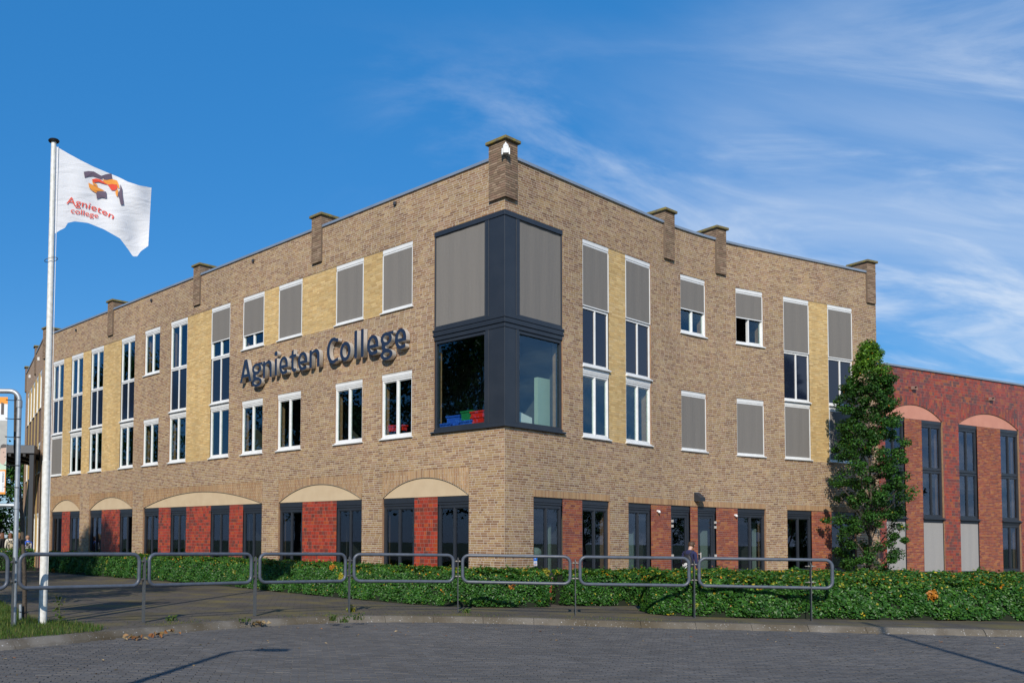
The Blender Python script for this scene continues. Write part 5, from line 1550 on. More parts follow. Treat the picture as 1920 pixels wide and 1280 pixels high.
# things standing behind the glass
def plast(n_, c): return plain(n_, c, .35)
M['c_blue'] = plast('blue_plastic', (.02, .09, .50)); M['c_green'] = plast('green_plastic', (.015, .17, .06)); M['c_red'] = plast('red_plastic', (.62, .02, .012)); M['c_pale'] = plain('pale_green_paint', (.40, .50, .43), .7)
def crate(label, px, py, w_, h_, d, mat, wall=WL, name='crate', grp='plastic crates in the corner window', lo=-60, hi=60):
    s = wall.s_of(px, py, -d, lo, hi); z = wall.z_of(px, py, -d, lo, hi); Mx = wall.mat(s, z, -d)
    t = thing(name, label, 'crate', tuple(Mx.translation), group=grp); dp = w_ * .7
    b = MB(); tp = .92
    b.v = [(-w_/2*tp, -dp/2*tp, 0), (w_/2*tp, -dp/2*tp, 0), (w_/2*tp, dp/2*tp, 0), (-w_/2*tp, dp/2*tp, 0), (-w_/2, -dp/2, h_), (w_/2, -dp/2, h_), (w_/2, dp/2, h_), (-w_/2, dp/2, h_)]
    b.f = [(3, 2, 1, 0), (0, 1, 5, 4), (1, 2, 6, 5), (2, 3, 7, 6), (3, 0, 4, 7)]; b.m = [0] * 5
    b.obj('tub', [mat], t, Mx)
    b = MB(); e = .02; b.box(-w_/2 - e, w_/2 + e, -dp/2 - e, -dp/2 + .01, h_ - .035, h_ + .005); b.box(-w_/2 - e, w_/2 + e, dp/2 - .01, dp/2 + e, h_ - .035, h_ + .005)
    b.box(-w_/2 - e, -w_/2 + .01, -dp/2 + .011, dp/2 - .011, h_ - .035, h_ + .005); b.box(w_/2 - .01, w_/2 + e, -dp/2 + .011, dp/2 - .011, h_ - .035, h_ + .005); b.obj('rim', [mat], t, Mx)
    return t
crate('low blue crate at the left end of the corner window', 839, 804, .50, .13, .36, M['c_blue'])
crate('taller blue crate left of the green one in the corner window', 857, 801, .46, .30, .42, M['c_blue'])
crate('low blue crate below the green one in the corner window', 880, 799, .44, .14, .36, M['c_blue'])
crate('green crate on a blue one in the corner window', 880, 790, .36, .27, .36, M['c_green'])
crate('lower red crate beside the corner post', 901, 797, .40, .22, .36, M['c_red'])
crate('upper red crate beside the corner post', 901, 783.5, .42, .17, .36, M['c_red'])
crate('left red bucket behind the first floor window near the corner', 735, 809, .30, .17, .40, M['c_red'], name='bucket', grp='red buckets in the window')
crate('right red bucket behind the first floor window near the corner', 754, 807, .24, .15, .40, M['c_red'], name='bucket', grp='red buckets in the window')
lb = MB(); cbox(WL, -4.8, -.7, -1.1, -.34, Z1a - .05, Z1a + .10, lb); lb.obj('window_ledge', [M['interior']], bld)
lb = MB(); cbox(WR_, .7, 7.4, -1.1, -.34, Z1a - .05, Z1a + .10, lb); lb.obj('window_ledge', [M['interior']], bld)
s0_ = WR_.s_of(1006, 760, -.5, -5, 25); s1_ = WR_.s_of(1031, 760, -.5, -5, 25)
cab = MB(); cbox(WR_, s0_ + .06, s1_, -.62, -.5, Z1a + .101, WR_.z_of(1015, 708, -.5, -5, 25), cab); o = cab.obj('cabinet', [M['c_pale']]); tag(o, 'pale green cabinet behind the right pane of the corner window', 'cabinet')
pr = thing('paper_rolls', 'row of white paper sheets leaning behind the right corner pane', 'paper', tuple(WR_.pt(1.0, Z1a + .1, -.45)))
for k in range(9):
    s = WR_.s_of(974 + k * 3.4, 800, -.42, -5, 25); b = MB(); b.box(-.03, .03, 0, .012, 0, .46 - .012 * k)
    b.obj('sheet', [M['paper']], pr, WR_.mat(s, Z1a + .101, -.42 - .01 * k) @ Matrix.Rotation(.14, 4, 'Y') @ Matrix.Rotation(-.12, 4, 'X'))
for px0, px1, y0, y1, lb_ in ((1030.5, 1033.5, 979, 1060, 'narrow pale post behind the first ground floor window right of the corner'), (1180, 1187, 1000, 1056, 'pale green panel behind the window left of the doors'), (1192, 1195, 990, 1056, 'narrow pale post behind the window left of the doors'), (1318, 1330, 990, 1056, 'grey-green panel behind the right glass door'), (1415, 1418, 970, 1056, 'narrow pale post behind the window right of the doors')):
    a = WR_.s_of(px0, 1030, -.5, -5, 25); c = WR_.s_of(px1, 1030, -.5, -5, 25)
    b = MB(); cbox(WR_, a, c, -.6, -.5, .021, WR_.z_of(px0, y0, -.5, -5, 25), b); tag(b.obj('panel_board', [M['c_pale']]), lb_, 'panel', 'pale panels behind the ground floor glass')
bal = WR_.pt(WR_.s_of(1003, 1030, -.4, -5, 25), WR_.z_of(1003, 1040, -.4, -5, 25), -.42)
ch = thing('rounded_object', 'rounded pale green object inside the first window right of the corner', 'lamp', (bal.x, bal.y, .02))  # pale rounded form, not known to be a lamp; stem added
b = MB().lathe([(.10, -.12), (.17, -.03), (.2, .06), (.17, .15), (.09, .20)], (bal.x, bal.y, bal.z), 16); b.obj('shade', [M['c_pale']], ch, smooth=True)
MB().tube([(bal.x, bal.y, .02), (bal.x, bal.y, bal.z - .1)], .015, 8).obj('stem', [M['steel']], ch)

# ================================================================ LEFT EDGE: BANNER FRAME, TRUNK, CANOPY
BXp, BYp = ground(25.5, 1173)
bf = thing('pipe_stand', 'galvanised pipe frame holding the banner at the left edge', 'frame', (BXp, BYp, 0))
zt_ = at_depth(25, 733, BYp).z; zc_ = at_depth(25, 947, BYp).z; xl = BXp - 1.55
pts = [(BXp, BYp, 0)] + [(BXp, BYp, zt_ - .16)] + [(BXp - .16 + .16 * math.cos(a), BYp, zt_ - .16 + .16 * math.sin(a)) for a in np.linspace(.3, math.pi / 2, 6)] + [(xl + .16, BYp, zt_)]
MB().tube(pts, .042, 12).obj('pipe', [M['galv']], bf, smooth=True)
MB().tube([(xl, BYp, 0), (xl, BYp, zt_ - .1), (xl + .16, BYp, zt_)], .042, 12).obj('pipe', [M['galv']], bf, smooth=True)
MB().tube([(BXp - .02, BYp, zc_), (xl, BYp, zc_)], .036, 12).obj('crossbar', [M['galv']], bf, smooth=True)
for z in (zt_ - .22, zc_): MB().tube([(BXp, BYp, z - .06), (BXp, BYp, z + .06)], .052, 12).obj('pipe_joint', [M['galv']], bf, smooth=True)
bx1 = at_depth(13.5, 800, BYp).x; bz1 = at_depth(10, 744, BYp).z; bz0 = at_depth(10, 926, BYp).z; bx0 = bx1 - 1.15
ban = thing('banner', 'orange and white printed banner tied inside the pipe frame', 'banner', (bx1, BYp, bz0))
M['b_white'] = plain('banner_white', (.72, .73, .74), .7); M['b_grey'] = plain('banner_grey_print', (.42, .42, .39), .8, col2=(.36, .36, .34), scale=12); M['b_or'] = plain('banner_orange', (.80, .30, .035), .7); M['skin_p'] = plain('banner_skin_print', (.55, .40, .32), .8); M['hair_p'] = plain('banner_hair_print', (.10, .09, .085), .8); M['green_p'] = plain('banner_pale_green', (.50, .62, .48), .8); M['ink'] = plain('banner_navy_ink', (.03, .06, .12), .8)
MB().box(bx0, bx1, BYp - .004, BYp + .004, bz0, bz1).obj('sheet', [M['b_white']], ban)
def bz(py): return at_depth(10, py, BYp).z
def flat(pts, off, mat, nm): MB().poly([(x, BYp - .004 - off, z) for x, z in pts]).obj(nm, [mat], ban)
flat([(bx0, bz(744)), (bx0, bz(752)), (bx1, bz(757)), (bx1, bz1)][::1], .002, M['b_or'], 'orange_band')
flat([(bx0, bz(788)), (bx1, bz(788)), (bx1, bz1 - (bz1 - bz(757)) - .02), (bx0, bz(757))], .0012, M['b_white'], 'white_band')
flat([(bx1 - .11, bz(777)), (bx1 - .06, bz(777)), (bx1 - .06, bz(756)), (bx1 - .11, bz(754))], .003, M['hair_p'], 'window_print')
flat([(bx0, bz(880)), (bx1, bz(880)), (bx1, bz(788)), (bx0, bz(788))], .0015, M['b_grey'], 'photo_print')
fc = [(bx1 + x, bz(y)) for x, y in ((-.115, 866), (-.10, 856), (-.105, 846), (-.10, 838), (-.002, 838), (-.002, 860), (-.03, 861), (-.045, 866))]
flat([(bx1 - .105, bz(872)), (bx1 - .004, bz(868)), (bx1 - .004, bz(838)), (bx1 - .105, bz(838))], .003, M['skin_p'], 'face_print')
flat([(bx1 - .115, bz(846)), (bx1 - .098, bz(840)), (bx1 - .004, bz(838.5)), (bx1 - .004, bz(833)), (bx1 - .06, bz(832)), (bx1 - .10, bz(835))], .0036, M['hair_p'], 'hair_print')
flat([(bx1 - .06, bz(848.5)), (bx1 - .035, bz(848.5)), (bx1 - .035, bz(847.2)), (bx1 - .06, bz(847.2))], .0042, M['hair_p'], 'eye_print')
flat([(bx1 - .035, bz(857)), (bx1 - .006, bz(856)), (bx1 - .006, bz(854.8)), (bx1 - .035, bz(855.8))], .0042, M['hair_p'], 'mouth_print')
flat([(bx0, bz(888)), (bx1, bz(882)), (bx1, bz(862)), (bx1 - .04, bz(872)), (bx1 - .09, bz(869)), (bx1 - .14, bz(858)), (bx0, bz(862))], .004, M['green_p'], 'shirt_print')
flat([(bx0, bz0), (bx1, bz0), (bx1, bz(880)), (bx0, bz(890))], .005, M['b_or'], 'orange_band')
flat([(bx1 - .115, bz(922)), (bx1 - .015, bz(922)), (bx1 - .015, bz(883)), (bx1 - .115, bz(883))], .006, M['b_white'], 'text_field')
def bt1(x, y): return (bx1 - .055 + y * .032, BYp - .0115, bz(885) + (bz(904) - bz(885)) * x)
def bt2(x, y): return (bx1 - .055 + y * .030, BYp - .0115, bz(907) + (bz(920) - bz(907)) * x)
text_obj('Lindstede', bt1, 'lettering', M['ink'], ban, .012); text_obj('Corp', bt2, 'lettering', M['b_grey'], ban)
for py in (749, 784, 818, 871, 912):
    z = bz(py); MB().tube([(bx1 - .03, BYp - .012, z), (bx1 + .06, BYp, z - .01), (BXp - .03, BYp - .03, z - .012), (BXp, BYp - .05, z - .012), (BXp + .04, BYp - .03, z - .012)], .007, 6).obj('cable_tie', [M['black']], ban)
# thin bare trunk and its stake
tx, ty = ground(46, 1163); tt = at_depth(29, 738, ty)
tr = thing('sapling', 'thin bare dark trunk tied to a short grey stake beside the flagpole', 'tree', (tx, ty, 0))
MB().tube([(tx, ty, 0), (tx - .02, ty, .8), (tx - .10, ty, 1.9), (tt.x + .02, ty, 3.1), (tt.x, ty, tt.z)], [.045, .038, .034, .03, .024], 9).obj('trunk', [M['bark']], tr, smooth=True)
sx, sy = ground(38.5, 1164)
MB().tube([(sx, sy, -.02), (sx - .01, sy, .30)], .027, 10).obj('stake', [M['galv']], tr, smooth=True)
MB().tube([(sx - .05, sy, .17), (sx, sy - .04, .17), (tx, ty - .06, .15), (tx + .06, ty, .15), (tx, ty + .06, .15), (sx, sy + .04, .17)], .008, 6, closed=True).obj('tie', [M['black']], tr)
# steel canopy
M['can'] = plain('dark_canopy_steel', (.11, .115, .125), .5, .3, col2=(.075, .08, .09), scale=1.2)
CYp = 44.2
ct = at_depth(61.5, 835, CYp); cb2 = at_depth(61.5, 850.5, CYp)
can = thing('steel_canopy', 'dark steel entrance canopy on a square column at the left edge', 'canopy', (ct.x, CYp, 0))
MB().box(ct.x - 12, ct.x + .16, CYp - .25, CYp + .25, cb2.z, ct.z).obj('beam', [M['can']], can, bevel=.02)
MB().box(ct.x - .11, ct.x + .11, CYp - .14, CYp + .14, 0, cb2.z - .001).obj('column', [M['anth']], can, bevel=.01)
MB().box(ct.x - 12, ct.x + .0, CYp + .251, CYp + 6, cb2.z + .05, ct.z - .08).obj('deck', [M['can']], can)
for k in range(16): MB().box(ct.x - .4 - k * .7, ct.x - .28 - k * .7, CYp - .2, CYp + 6, cb2.z - .14, cb2.z - .002).obj('rib', [M['black']], can)

# ================================================================ STREET LAMPS OUTSIDE THE FRAME (their shadows cross the road)
def street_lamp(base, label, H, arm):
    t = thing('street_lamp', label, 'street lamp', (base[0], base[1], -.1), group='street lamps whose shadows cross the road')
    x, y = base
    MB().tube([(x, y, -.12), (x, y, 1.0), (x, y, H)], [.085, .08, .055], 12).obj('pole', [M['galv']], t, smooth=True)
    if arm:
        MB().tube([(x, y, H - .02), (x + arm[0] * .5, y + arm[1] * .5, H + .12), (x + arm[0], y + arm[1], H + .14)], .035, 10).obj('arm', [M['galv']], t, smooth=True)
        MB().box(x + arm[0] - .12, x + arm[0] + .35, y + arm[1] - .12, y + arm[1] + .12, H + .09, H + .19).obj('lantern', [M['anth']], t, bevel=.02)
sh = Vector((-SUN_H.x, -SUN_H.y)) / math.tan(SUN_EL)
tip = Vector(ground(432, 1221, -.1)); Hs = 5.5
bs = tip - sh * (Hs + .1)
street_lamp((bs.x, bs.y), 'grey street lamp left of the camera whose hooked shadow lies on the road', Hs, (.42, .05))
tip2 = Vector(ground(1648, 1184, -.1)); Hs = 9.5
bs = tip2 - sh * (Hs - .6)
street_lamp((bs.x, bs.y), 'tall grey street lamp right of the camera whose shadow reaches the hedge', Hs, None)

# ================================================================ PEOPLE
def skin_body(name, J, E, R):
    """continuous surface grown round a skeleton of joints"""
    me = bpy.data.meshes.new(name)
    names = list(J); ix = {k: i for i, k in enumerate(names)}
    me.from_pydata([J[k] for k in names], [(ix[a], ix[b]) for a, b in E], [])
    o = bpy.data.objects.new(name, me); COL.objects.link(o)
    md = o.modifiers.new('skin', 'SKIN'); md.use_smooth_shade = True
    for k in names:
        sv = me.skin_vertices[0].data[ix[k]]; r = R.get(k, .03); sv.radius = r if isinstance(r, tuple) else (r, r); sv.use_root = (k == 'pelvis')
    sb = o.modifiers.new('sub', 'SUBSURF'); sb.levels = 2; sb.render_levels = 2
    bpy.context.view_layer.update()
    m = bpy.data.meshes.new_from_object(o.evaluated_get(bpy.context.evaluated_depsgraph_get()))
    bpy.data.objects.remove(o); bpy.data.meshes.remove(me)
    m.name = name
    return m
M['skin'] = plain('skin', (.55, .33, .24), .55)
def person(label, loc, ang, H, top, legs, hair, long_hair=False, nod=0.0, group=None, hood=None):
    k = H / 1.70
    root = thing('person', label, 'person', (loc[0], loc[1], 0), group=group)
    hx, hy = 0, .05 + .10 * nod
    J = dict(pelvis=(0, 0, .93), waist=(0, .0, 1.06), chest=(0, .0, 1.26), upper=(0, -.005, 1.38), neck=(0, .015, 1.46), nape=(0, .02 + .03 * nod, 1.52), head=(hx, hy + .01, 1.60), crown=(hx, hy + .015, 1.655))
    Rr = dict(pelvis=(.15, .105), waist=(.135, .095), chest=(.155, .105), upper=(.13, .085), neck=.052, nape=.055, head=(.082, .098), crown=(.066, .080))
    E_ = [('pelvis', 'waist'), ('waist', 'chest'), ('chest', 'upper'), ('upper', 'neck'), ('neck', 'nape'), ('nape', 'head'), ('head', 'crown')]
    for sd_, sg in (('l', -1), ('r', 1)):
        J.update({f'sh{sd_}': (sg * .175, -.005, 1.385), f'el{sd_}': (sg * .215, -.02, 1.12), f'wr{sd_}': (sg * .20, .09, .90), f'pa{sd_}': (sg * .195, .12, .835)})
        Rr.update({f'sh{sd_}': .062, f'el{sd_}': .047, f'wr{sd_}': .033, f'pa{sd_}': (.024, .036)})
        E_ += [('upper', f'sh{sd_}'), (f'sh{sd_}', f'el{sd_}'), (f'el{sd_}', f'wr{sd_}'), (f'wr{sd_}', f'pa{sd_}')]
        for q_, (fx, ln) in enumerate(((-.022, .070), (-.007, .080), (.008, .076), (.022, .060))):
            J[f'f{sd_}{q_}'] = (sg * .19, .125 + fx + .012, .835 - ln); Rr[f'f{sd_}{q_}'] = .009; E_.append((f'pa{sd_}', f'f{sd_}{q_}'))
        J[f't{sd_}'] = (sg * .165, .17, .82); Rr[f't{sd_}'] = .010; E_.append((f'pa{sd_}', f't{sd_}'))
        st_ = .10 * sg
        J.update({f'hp{sd_}': (sg * .085, 0, .88), f'kn{sd_}': (sg * .09, .03 + st_, .49), f'an{sd_}': (sg * .09, -.03 + st_ * 1.6, .09), f'to{sd_}': (sg * .10, .13 + st_ * 1.6, .035)})
        Rr.update({f'hp{sd_}': .092, f'kn{sd_}': .062, f'an{sd_}': .044, f'to{sd_}': (.045, .032)})
        E_ += [('pelvis', f'hp{sd_}'), (f'hp{sd_}', f'kn{sd_}'), (f'kn{sd_}', f'an{sd_}'), (f'an{sd_}', f'to{sd_}')]
    me = skin_body('body', J, E_, Rr)
    for mm in (top, legs, M['skin'], M['black']): me.materials.append(mm)
    for p in me.polygons:
        c = p.center
        mi = 0 if c.z > .95 else 1
        if c.z > 1.475 and abs(c.x) < .12: mi = 2
        if abs(c.x) > .14 and c.z < .93 and c.z > .7: mi = 2
        if c.z < .11: mi = 3
        p.material_index = mi
    Mx = Matrix.Translation((loc[0], loc[1], 0)) @ Matrix.Rotation(ang, 4, 'Z') @ Matrix.Scale(k, 4)
    reg(bpy.data.objects.new('body', me), root, Mx)
    # hair: a shell over the back and top of the head
    hb_ = bmesh.new(); bmesh.ops.create_uvsphere(hb_, u_segments=20, v_segments=14, radius=1)
    hc = Vector((hx, hy - .004, 1.622))
    for v in list(hb_.verts):
        c = v.co
        if (c.y > .35 and c.z < .35) or (c.z < -.45 and c.y > -.1) or c.z < -.8: hb_.verts.remove(v)
    rg_ = random.Random(len(label))
    for v in hb_.verts:
        c = v.co.copy(); r = 1 + rg_.uniform(-.03, .06)
        z = c.z * .108 * r
        if long_hair and c.y < .15 and c.z < -.05: z -= .26 * min(1, (-c.z - .05) / .5); c.y *= 1.15
        v.co = Vector((hc.x + c.x * .096 * r, hc.y + c.y * .113 * r, hc.z + z))
    hm = bpy.data.meshes.new('hair'); hb_.to_mesh(hm); hb_.free(); hm.materials.append(hair)
    for p in hm.polygons: p.use_smooth = True
    reg(bpy.data.objects.new('hair', hm), root, Mx)
    # ears, nose, eyes, mouth
    fb = MB()
    for sg in (-1, 1): fb.lathe([(.004, -.03), (.016, -.015), (.018, .01), (.010, .032)], (sg * .086, hy - .002, 1.605), 8)
    fb.tube([(0, hy + .098, 1.625), (0, hy + .122, 1.59), (0, hy + .10, 1.582)], [.009, .014, .008], 8)
    fb.obj('features', [M['skin']], root, Mx, smooth=True)
    fb = MB()
    for sg in (-1, 1): fb.lathe([(.002, -.008), (.010, 0), (.002, .008)], (sg * .032, hy + .094, 1.625), 8)
    fb.obj('eyes', [M['black']], root, Mx)
    return root, Mx
M['navy_c'] = plain('navy_sweater', (.018, .022, .075), .9, bump=(60, .01, .5)); M['dark_t'] = plain('dark_trousers', (.020, .022, .030), .9); M['jeans'] = plain('blue_jeans', (.17, .27, .42), .9); M['blk_c'] = plain('black_jacket', (.014, .014, .016), .8)
M['cream_c'] = plain('cream_hoodie', (.62, .57, .48), .9); M['blue_c'] = plain('bright_blue_jacket', (.012, .11, .62), .6); M['purple_c'] = plain('purple_top', (.33, .14, .42), .9)
M['h_brown'] = plain('brown_hair', (.095, .048, .024), .6, col2=(.05, .026, .014), scale=40); M['h_auburn'] = plain('auburn_hair', (.17, .065, .025), .6, col2=(.10, .04, .018), scale=40); M['h_blond'] = plain('blonde_hair', (.42, .27, .12), .6, col2=(.30, .18, .08), scale=40); M['h_buzz'] = plain('buzz_hair', (.36, .21, .13), .8)
bp_ = at_depth(1293, 1040, 25.0)
by_, bmx = person('boy in a navy sweater with his head bowed walking past the glass doors', (bp_.x, 25.0), math.radians(-52), 1.56, M['navy_c'], M['dark_t'], M['h_brown'], nod=.8)
# his drawstring bag
M['bag'] = plain('black_bag', (.010, .010, .014), .6, bump=(14, .02, .6))
bg = thing('drawstring_bag', 'black drawstring bag with white lettering on the back of the boy by the doors', 'bag', tuple(bmx @ Vector((0, -.16, .95))))
b = bmesh.new(); bmesh.ops.create_uvsphere(b, u_segments=20, v_segments=14, radius=1)
for v in b.verts:
    c = v.co; w = .165 * (1 - .22 * max(c.z, 0)); v.co = Vector((math.copysign(abs(c.x) ** .7, c.x) * w, -.135 + c.y * .075, 1.10 + math.copysign(abs(c.z) ** .75, c.z) * .25))
me = bpy.data.meshes.new('sack'); b.to_mesh(me); b.free(); me.materials.append(M['bag'])
for p in me.polygons: p.use_smooth = True
reg(bpy.data.objects.new('sack', me), bg, bmx)
for sg in (-1, 1): MB().tube([(sg * .07, -.14, 1.33), (sg * .10, -.07, 1.44), (sg * .11, .02, 1.46), (sg * .13, .10, 1.36), (sg * .15, .05, 1.1), (sg * .15, -.10, .92)], .012, 6).obj('strap', [M['bag']], bg, bmx)
def bagtext(x, y):
    px, pz = -.125 + .25 * x, -.04 + y * .085
    ca_, sa_ = math.cos(.42), math.sin(.42)
    return (px * ca_ - pz * sa_ + y * .02, -.135 - .075 * math.sqrt(max(0.02, 1 - (px / .19) ** 2)) - .012, 1.05 + px * sa_ + pz * ca_)
o = text_obj('NIKE', bagtext, 'lettering', M['paper'], bg, .05); o.matrix_basis = bmx
o.matrix_parent_inverse = MW[bg.name].inverted()
sw_ = [(-.13, -.06), (-.10, -.085), (-.04, -.075), (.13, .0), (-.03, -.045), (-.08, -.045)]
b = MB(); ca_, sa_ = math.cos(.42), math.sin(.42); b.poly([(x * ca_ - (z - .015) * sa_, -.225, 1.03 + x * sa_ + (z - .015) * ca_) for x, z in sw_]); b.obj('swoosh_mark', [M['paper']], bg, bmx)
PYd = 42.0
pp = lambda px, Y=PYd: (at_depth(px, 1010, Y).x, Y)
person('person with auburn hair in a black jacket at the far left edge', pp(5), math.radians(70), 1.66, M['blk_c'], M['jeans'], M['h_auburn'], True, group='pupils waiting at the left edge')
g2, g2m = person('person in a cream hoodie and blue jeans left of the pipe frame', pp(19.5), math.radians(20), 1.66, M['cream_c'], M['jeans'], M['h_auburn'], True, group='pupils waiting at the left edge')
person('person with long blonde hair and a purple top right of the pipe frame', pp(33.5), math.radians(-15), 1.68, M['blk_c'], M['blk_c'], M['h_blond'], True, group='pupils waiting at the left edge')
g4, g4m = person('boy in a bright blue jacket with very short hair left of the flagpole', pp(52), math.radians(25), 1.55, M['blue_c'], M['dark_t'], M['h_buzz'], group='pupils waiting at the left edge')
def backpack(label, Mx, mat, sc=1.0):
    t = thing('backpack', label, 'backpack', tuple(Mx @ Vector((0, -.2, .95))), group='backpacks worn by pupils')
    b = bmesh.new(); bmesh.ops.create_uvsphere(b, u_segments=18, v_segments=12, radius=1)
    for v in b.verts:
        c = v.co; v.co = Vector((.03 + math.copysign(abs(c.x) ** .6, c.x) * .16 * sc, -.19 + math.copysign(abs(c.y) ** .7, c.y) * .11, 1.16 + math.copysign(abs(c.z) ** .7, c.z) * .24 * sc))
    me = bpy.data.meshes.new('pack'); b.to_mesh(me); b.free(); me.materials.append(mat)
    for p in me.polygons: p.use_smooth = True
    reg(bpy.data.objects.new('pack', me), t, Mx)
    for sg in (-1, 1): MB().tube([(sg * .09 + .02, -.13, 1.34), (sg * .11, -.03, 1.46), (sg * .12, .09, 1.36), (sg * .15, .06, 1.12), (sg * .14, -.12, 1.0)], .018, 6).obj('strap', [M['blk_c']], t, Mx)
m, nt, out = new_mat('patterned_backpack'); b_ = principled(nt, out, (.1, .1, .1), .8); nt.links.new(noise_mix(nt, (.02, .02, .022), (.55, .53, .50), 16, .50, .56, 2), b_.inputs['Base Color']); M['pack_p'] = m
backpack('black and white patterned backpack on the boy in the blue jacket', g4m, M['pack_p'])
m, nt, out = new_mat('mottled_backpack'); b_ = principled(nt, out, (.1, .1, .1), .8); nt.links.new(noise_mix(nt, (.05, .045, .04), (.50, .42, .28), 12, .46, .58, 2), b_.inputs['Base Color']); M['pack_m'] = m
backpack('mottled beige backpack on the person in the cream hoodie', g2m, M['pack_m'], .9)

# ================================================================ GRASS, WEEDS, LITTER
def blades(name, P, h, w, mat, rng, cols, parent=None, spread=.35):
    n = len(P); a = rng.uniform(0, 2 * math.pi, n); d = np.stack([np.cos(a), np.sin(a), 0 * a], 1); q = np.stack([-np.sin(a), np.cos(a), 0 * a], 1)
    ln = rng.normal(0, spread, (n, 1)) * h[:, None]
    V = np.empty((n, 6, 3))
    for k, (t, ww) in enumerate(((0, 1), (.55, .7), (1, .05))):
        c = P + d * ln * t ** 1.7 + np.array([0, 0, 1]) * (h * t)[:, None]
        V[:, 2 * k] = c - q * w * ww / 2; V[:, 2 * k + 1] = c + q * w * ww / 2
    F = (np.array([[0, 1, 3, 2], [2, 3, 5, 4]])[None] + (np.arange(n) * 6)[:, None, None]).reshape(-1, 4)
    return reg(bpy.data.objects.new(name, fast_mesh(name, V.reshape(-1, 3), F, mat, np.repeat(cols, 2, axis=0))), parent)
rg = np.random.default_rng(77)
gpoly = [ground(px, py) for px, py in ((-120, 1120), (-10, 1122), (40, 1150), (70, 1164), (120, 1166), (165, 1172), (195, 1178), (185, 1184), (100, 1192), (0, 1199), (-120, 1212))]
def in_poly(X, Y, poly):
    c = np.zeros(len(X), bool); j = len(poly) - 1
    for i in range(len(poly)):
        xi, yi = poly[i]; xj, yj = poly[j]
        c ^= ((yi > Y) != (yj > Y)) & (X < (xj - xi) * (Y - yi) / (yj - yi + 1e-12) + xi); j = i
    return c
gx = [p[0] for p in gpoly]; gy = [p[1] for p in gpoly]
X = rg.uniform(min(gx), max(gx), 60000); Y = rg.uniform(min(gy), max(gy), 60000); ok = in_poly(X, Y, gpoly)
X, Y = X[ok][:17000], Y[ok][:17000]
GC = np.array([(.065, .125, .016), (.045, .095, .014), (.10, .15, .025), (.15, .15, .045), (.055, .11, .022)])
M['grass'] = leaf_mat('grass_blade', .6, .3)
gc = GC[rg.integers(0, 5, len(X))] * rg.uniform(.7, 1.25, (len(X), 1))
go = blades('grass', np.stack([X, Y, np.zeros(len(X))], 1), rg.uniform(.03, .11, len(X)), .010, M['grass'], rg, gc)
tag(go, 'rough green grass strip round the foot of the flagpole', 'grass', kind='stuff')
M['soil'] = plain('grass_soil', (.05, .065, .022), .95, col2=(.07, .055, .03), scale=5)
so = MB().poly([(x, y, .004) for x, y in gpoly]); o = so.obj('verge', [M['soil']]); tag(o, kind='structure')
# thin moss and grass in the joints near the kerb
n = 2600; q_ = rg.uniform(14, 30, n); off = -np.abs(rg.normal(0, .35, n)) - .02
P = np.array([(lambda r: r[0] + r[1] * o2)(kerb_at(a)) for a, o2 in zip(q_, off)])
thin = rg.random(n) < np.clip(np.sin(q_ * 2.1) * .5 + .35, 0.05, 1); P = P[thin]
mo = blades('joint_moss', np.stack([P[:, 0], P[:, 1], np.full(len(P), .002)], 1), rg.uniform(.008, .035, len(P)), .010, M['grass'], rg, (GC[rg.integers(0, 5, len(P))] * np.array([1.3, 1, .8])))
tag(mo, 'sparse grass in the paving joints behind the kerb', 'grass', kind='stuff')
def weed(label, px, py, h, n, yellow=False, z=0.0, leafy=.06):
    x, y = ground(px, py, z); t = thing('weed', label, 'plant', (x, y, z), group='weeds in the pavement')
    r = np.random.default_rng(int(px)); P = np.tile([x, y, z], (n, 1)) + np.c_[r.normal(0, .05, (n, 2)), np.zeros(n)]
    c = (YELS[r.integers(0, 2, n)] if yellow else GC[r.integers(0, 5, n)]) * r.uniform(.7, 1.1, (n, 1))
    blades('leaves', P, r.uniform(.4, 1, n) * h, .022, M['grass'], r, c, t, .6)
    m_ = n; C = P + np.c_[r.normal(0, h * .35, (m_, 2)), r.uniform(.15, .9, m_) * h]
    reg(bpy.data.objects.new('foliage', leaf_mesh('foliage', C, r.normal(0, .6, (m_, 3)) + [0, -.3, .8], r.uniform(.6, 1.2, m_) * leafy, c, M['grass'], r)), t)
weed('yellow-green weed at the foot of the railing post near the middle', 657, 1146, .17, 26, True)
weed('small green weed at the foot of the edge-on railing post', 873, 1148, .10, 26)
weed('grass tuft on the kerb, left of a group of three', 625, 1163, .16, 22); weed('grass tuft on the kerb, middle of a group of three', 645, 1166, .12, 22); weed('grass tuft on the kerb, right of a group of three', 672, 1161, .14, 24)
weed('small weed behind the kerb below the second railing panel', 322, 1163, .11, 20)
weed('low weed behind the kerb left of the third railing post', 458, 1165, .09, 16)
weed('grass clump at the foot of the low hedge', 700, 1122, .20, 30)
x, y = ground(110, 1172); t = thing('weed', 'tall spindly weed between the flagpole and the second railing post', 'plant', (x, y, 0), group='weeds in the pavement')
stx = [(x, y, 0), (x + .01, y, .18), (x + .0, y, .38), (x + .05, y, .52)]; MB().tube(stx, [.008, .007, .005, .003], 6).obj('stem', [M['field']], t)
MB().tube([(x + .005, y, .30), (x - .04, y, .40), (x - .03, y, .47)], .004, 6).obj('stem', [M['field']], t)
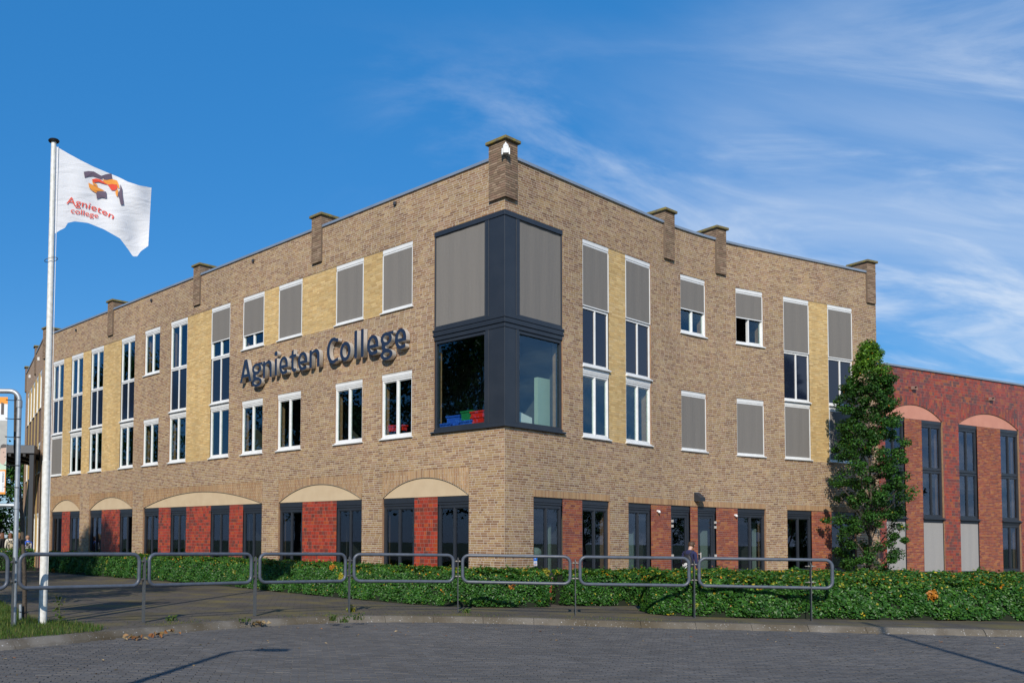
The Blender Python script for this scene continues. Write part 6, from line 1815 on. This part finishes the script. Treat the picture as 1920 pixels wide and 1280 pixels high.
r = np.random.default_rng(5); C = np.array([(x + r.normal(0, .05), y + r.normal(0, .03), r.uniform(.03, .5)) for _ in range(46)]); reg(bpy.data.objects.new('foliage', leaf_mesh('foliage', C, r.normal(size=(46, 3)), r.uniform(.03, .08, 46), GC[r.integers(0, 5, 46)] * .8, M['grass'], r)), t)
# dead leaves
M['dead'] = leaf_mat('dead_leaf', .9, .15)
DC = np.array([(.23, .10, .035), (.17, .07, .03), (.30, .19, .08), (.36, .26, .14), (.26, .15, .07)])
def leaf_pile(label, px, py, n, sp, z):
    x, y = ground(px, py, z); r = np.random.default_rng(int(px) + 3); t = thing('leaf_pile', label, 'leaves', (x, y, z), group='dead leaves along the kerb')
    C = np.c_[x + r.normal(0, sp, n), y + r.normal(0, sp * .5, n), z + .015 + np.abs(r.normal(0, .022, n))]
    reg(bpy.data.objects.new('leaves', leaf_mesh('leaves', C, r.normal(0, .6, (n, 3)) + [0, 0, .9], r.uniform(.06, .13, n), DC[r.integers(0, 5, n)] * r.uniform(.8, 1.2, (n, 1)), M['dead'], r, fold=.6)), t)
leaf_pile('pile of brown dead leaves in the gutter, leftmost of three', 250, 1199, 18, .10, -.1); leaf_pile('small pile of dark dead leaves in the gutter, middle of three', 292, 1194, 9, .07, -.1); leaf_pile('curled pale dead leaf against the kerb, left of the reddish pile', 322, 1187, 7, .05, -.07); leaf_pile('reddish brown dead leaf pile on the kerb below the third panel', 489, 1170, 15, .06, -.06)
n = 260; q_ = rg.uniform(8, 34, n); off = rg.uniform(.3, 3.5, n) ** 1.0; P = np.array([(lambda r: r[0] + r[1] * o2)(kerb_at(a)) for a, o2 in zip(q_, off)])
C = np.c_[P, np.full(n, -.094)]
lt = reg(bpy.data.objects.new('litter', leaf_mesh('litter', C, rg.normal(0, .15, (n, 3)) + [0, 0, 1], rg.uniform(.015, .06, n), DC[rg.integers(0, 5, n)] * rg.uniform(.8, 1.6, (n, 1)), M['dead'], rg, fold=.4)), None)
tag(lt, 'scattered leaf fragments on the road bricks', 'leaves', kind='stuff')
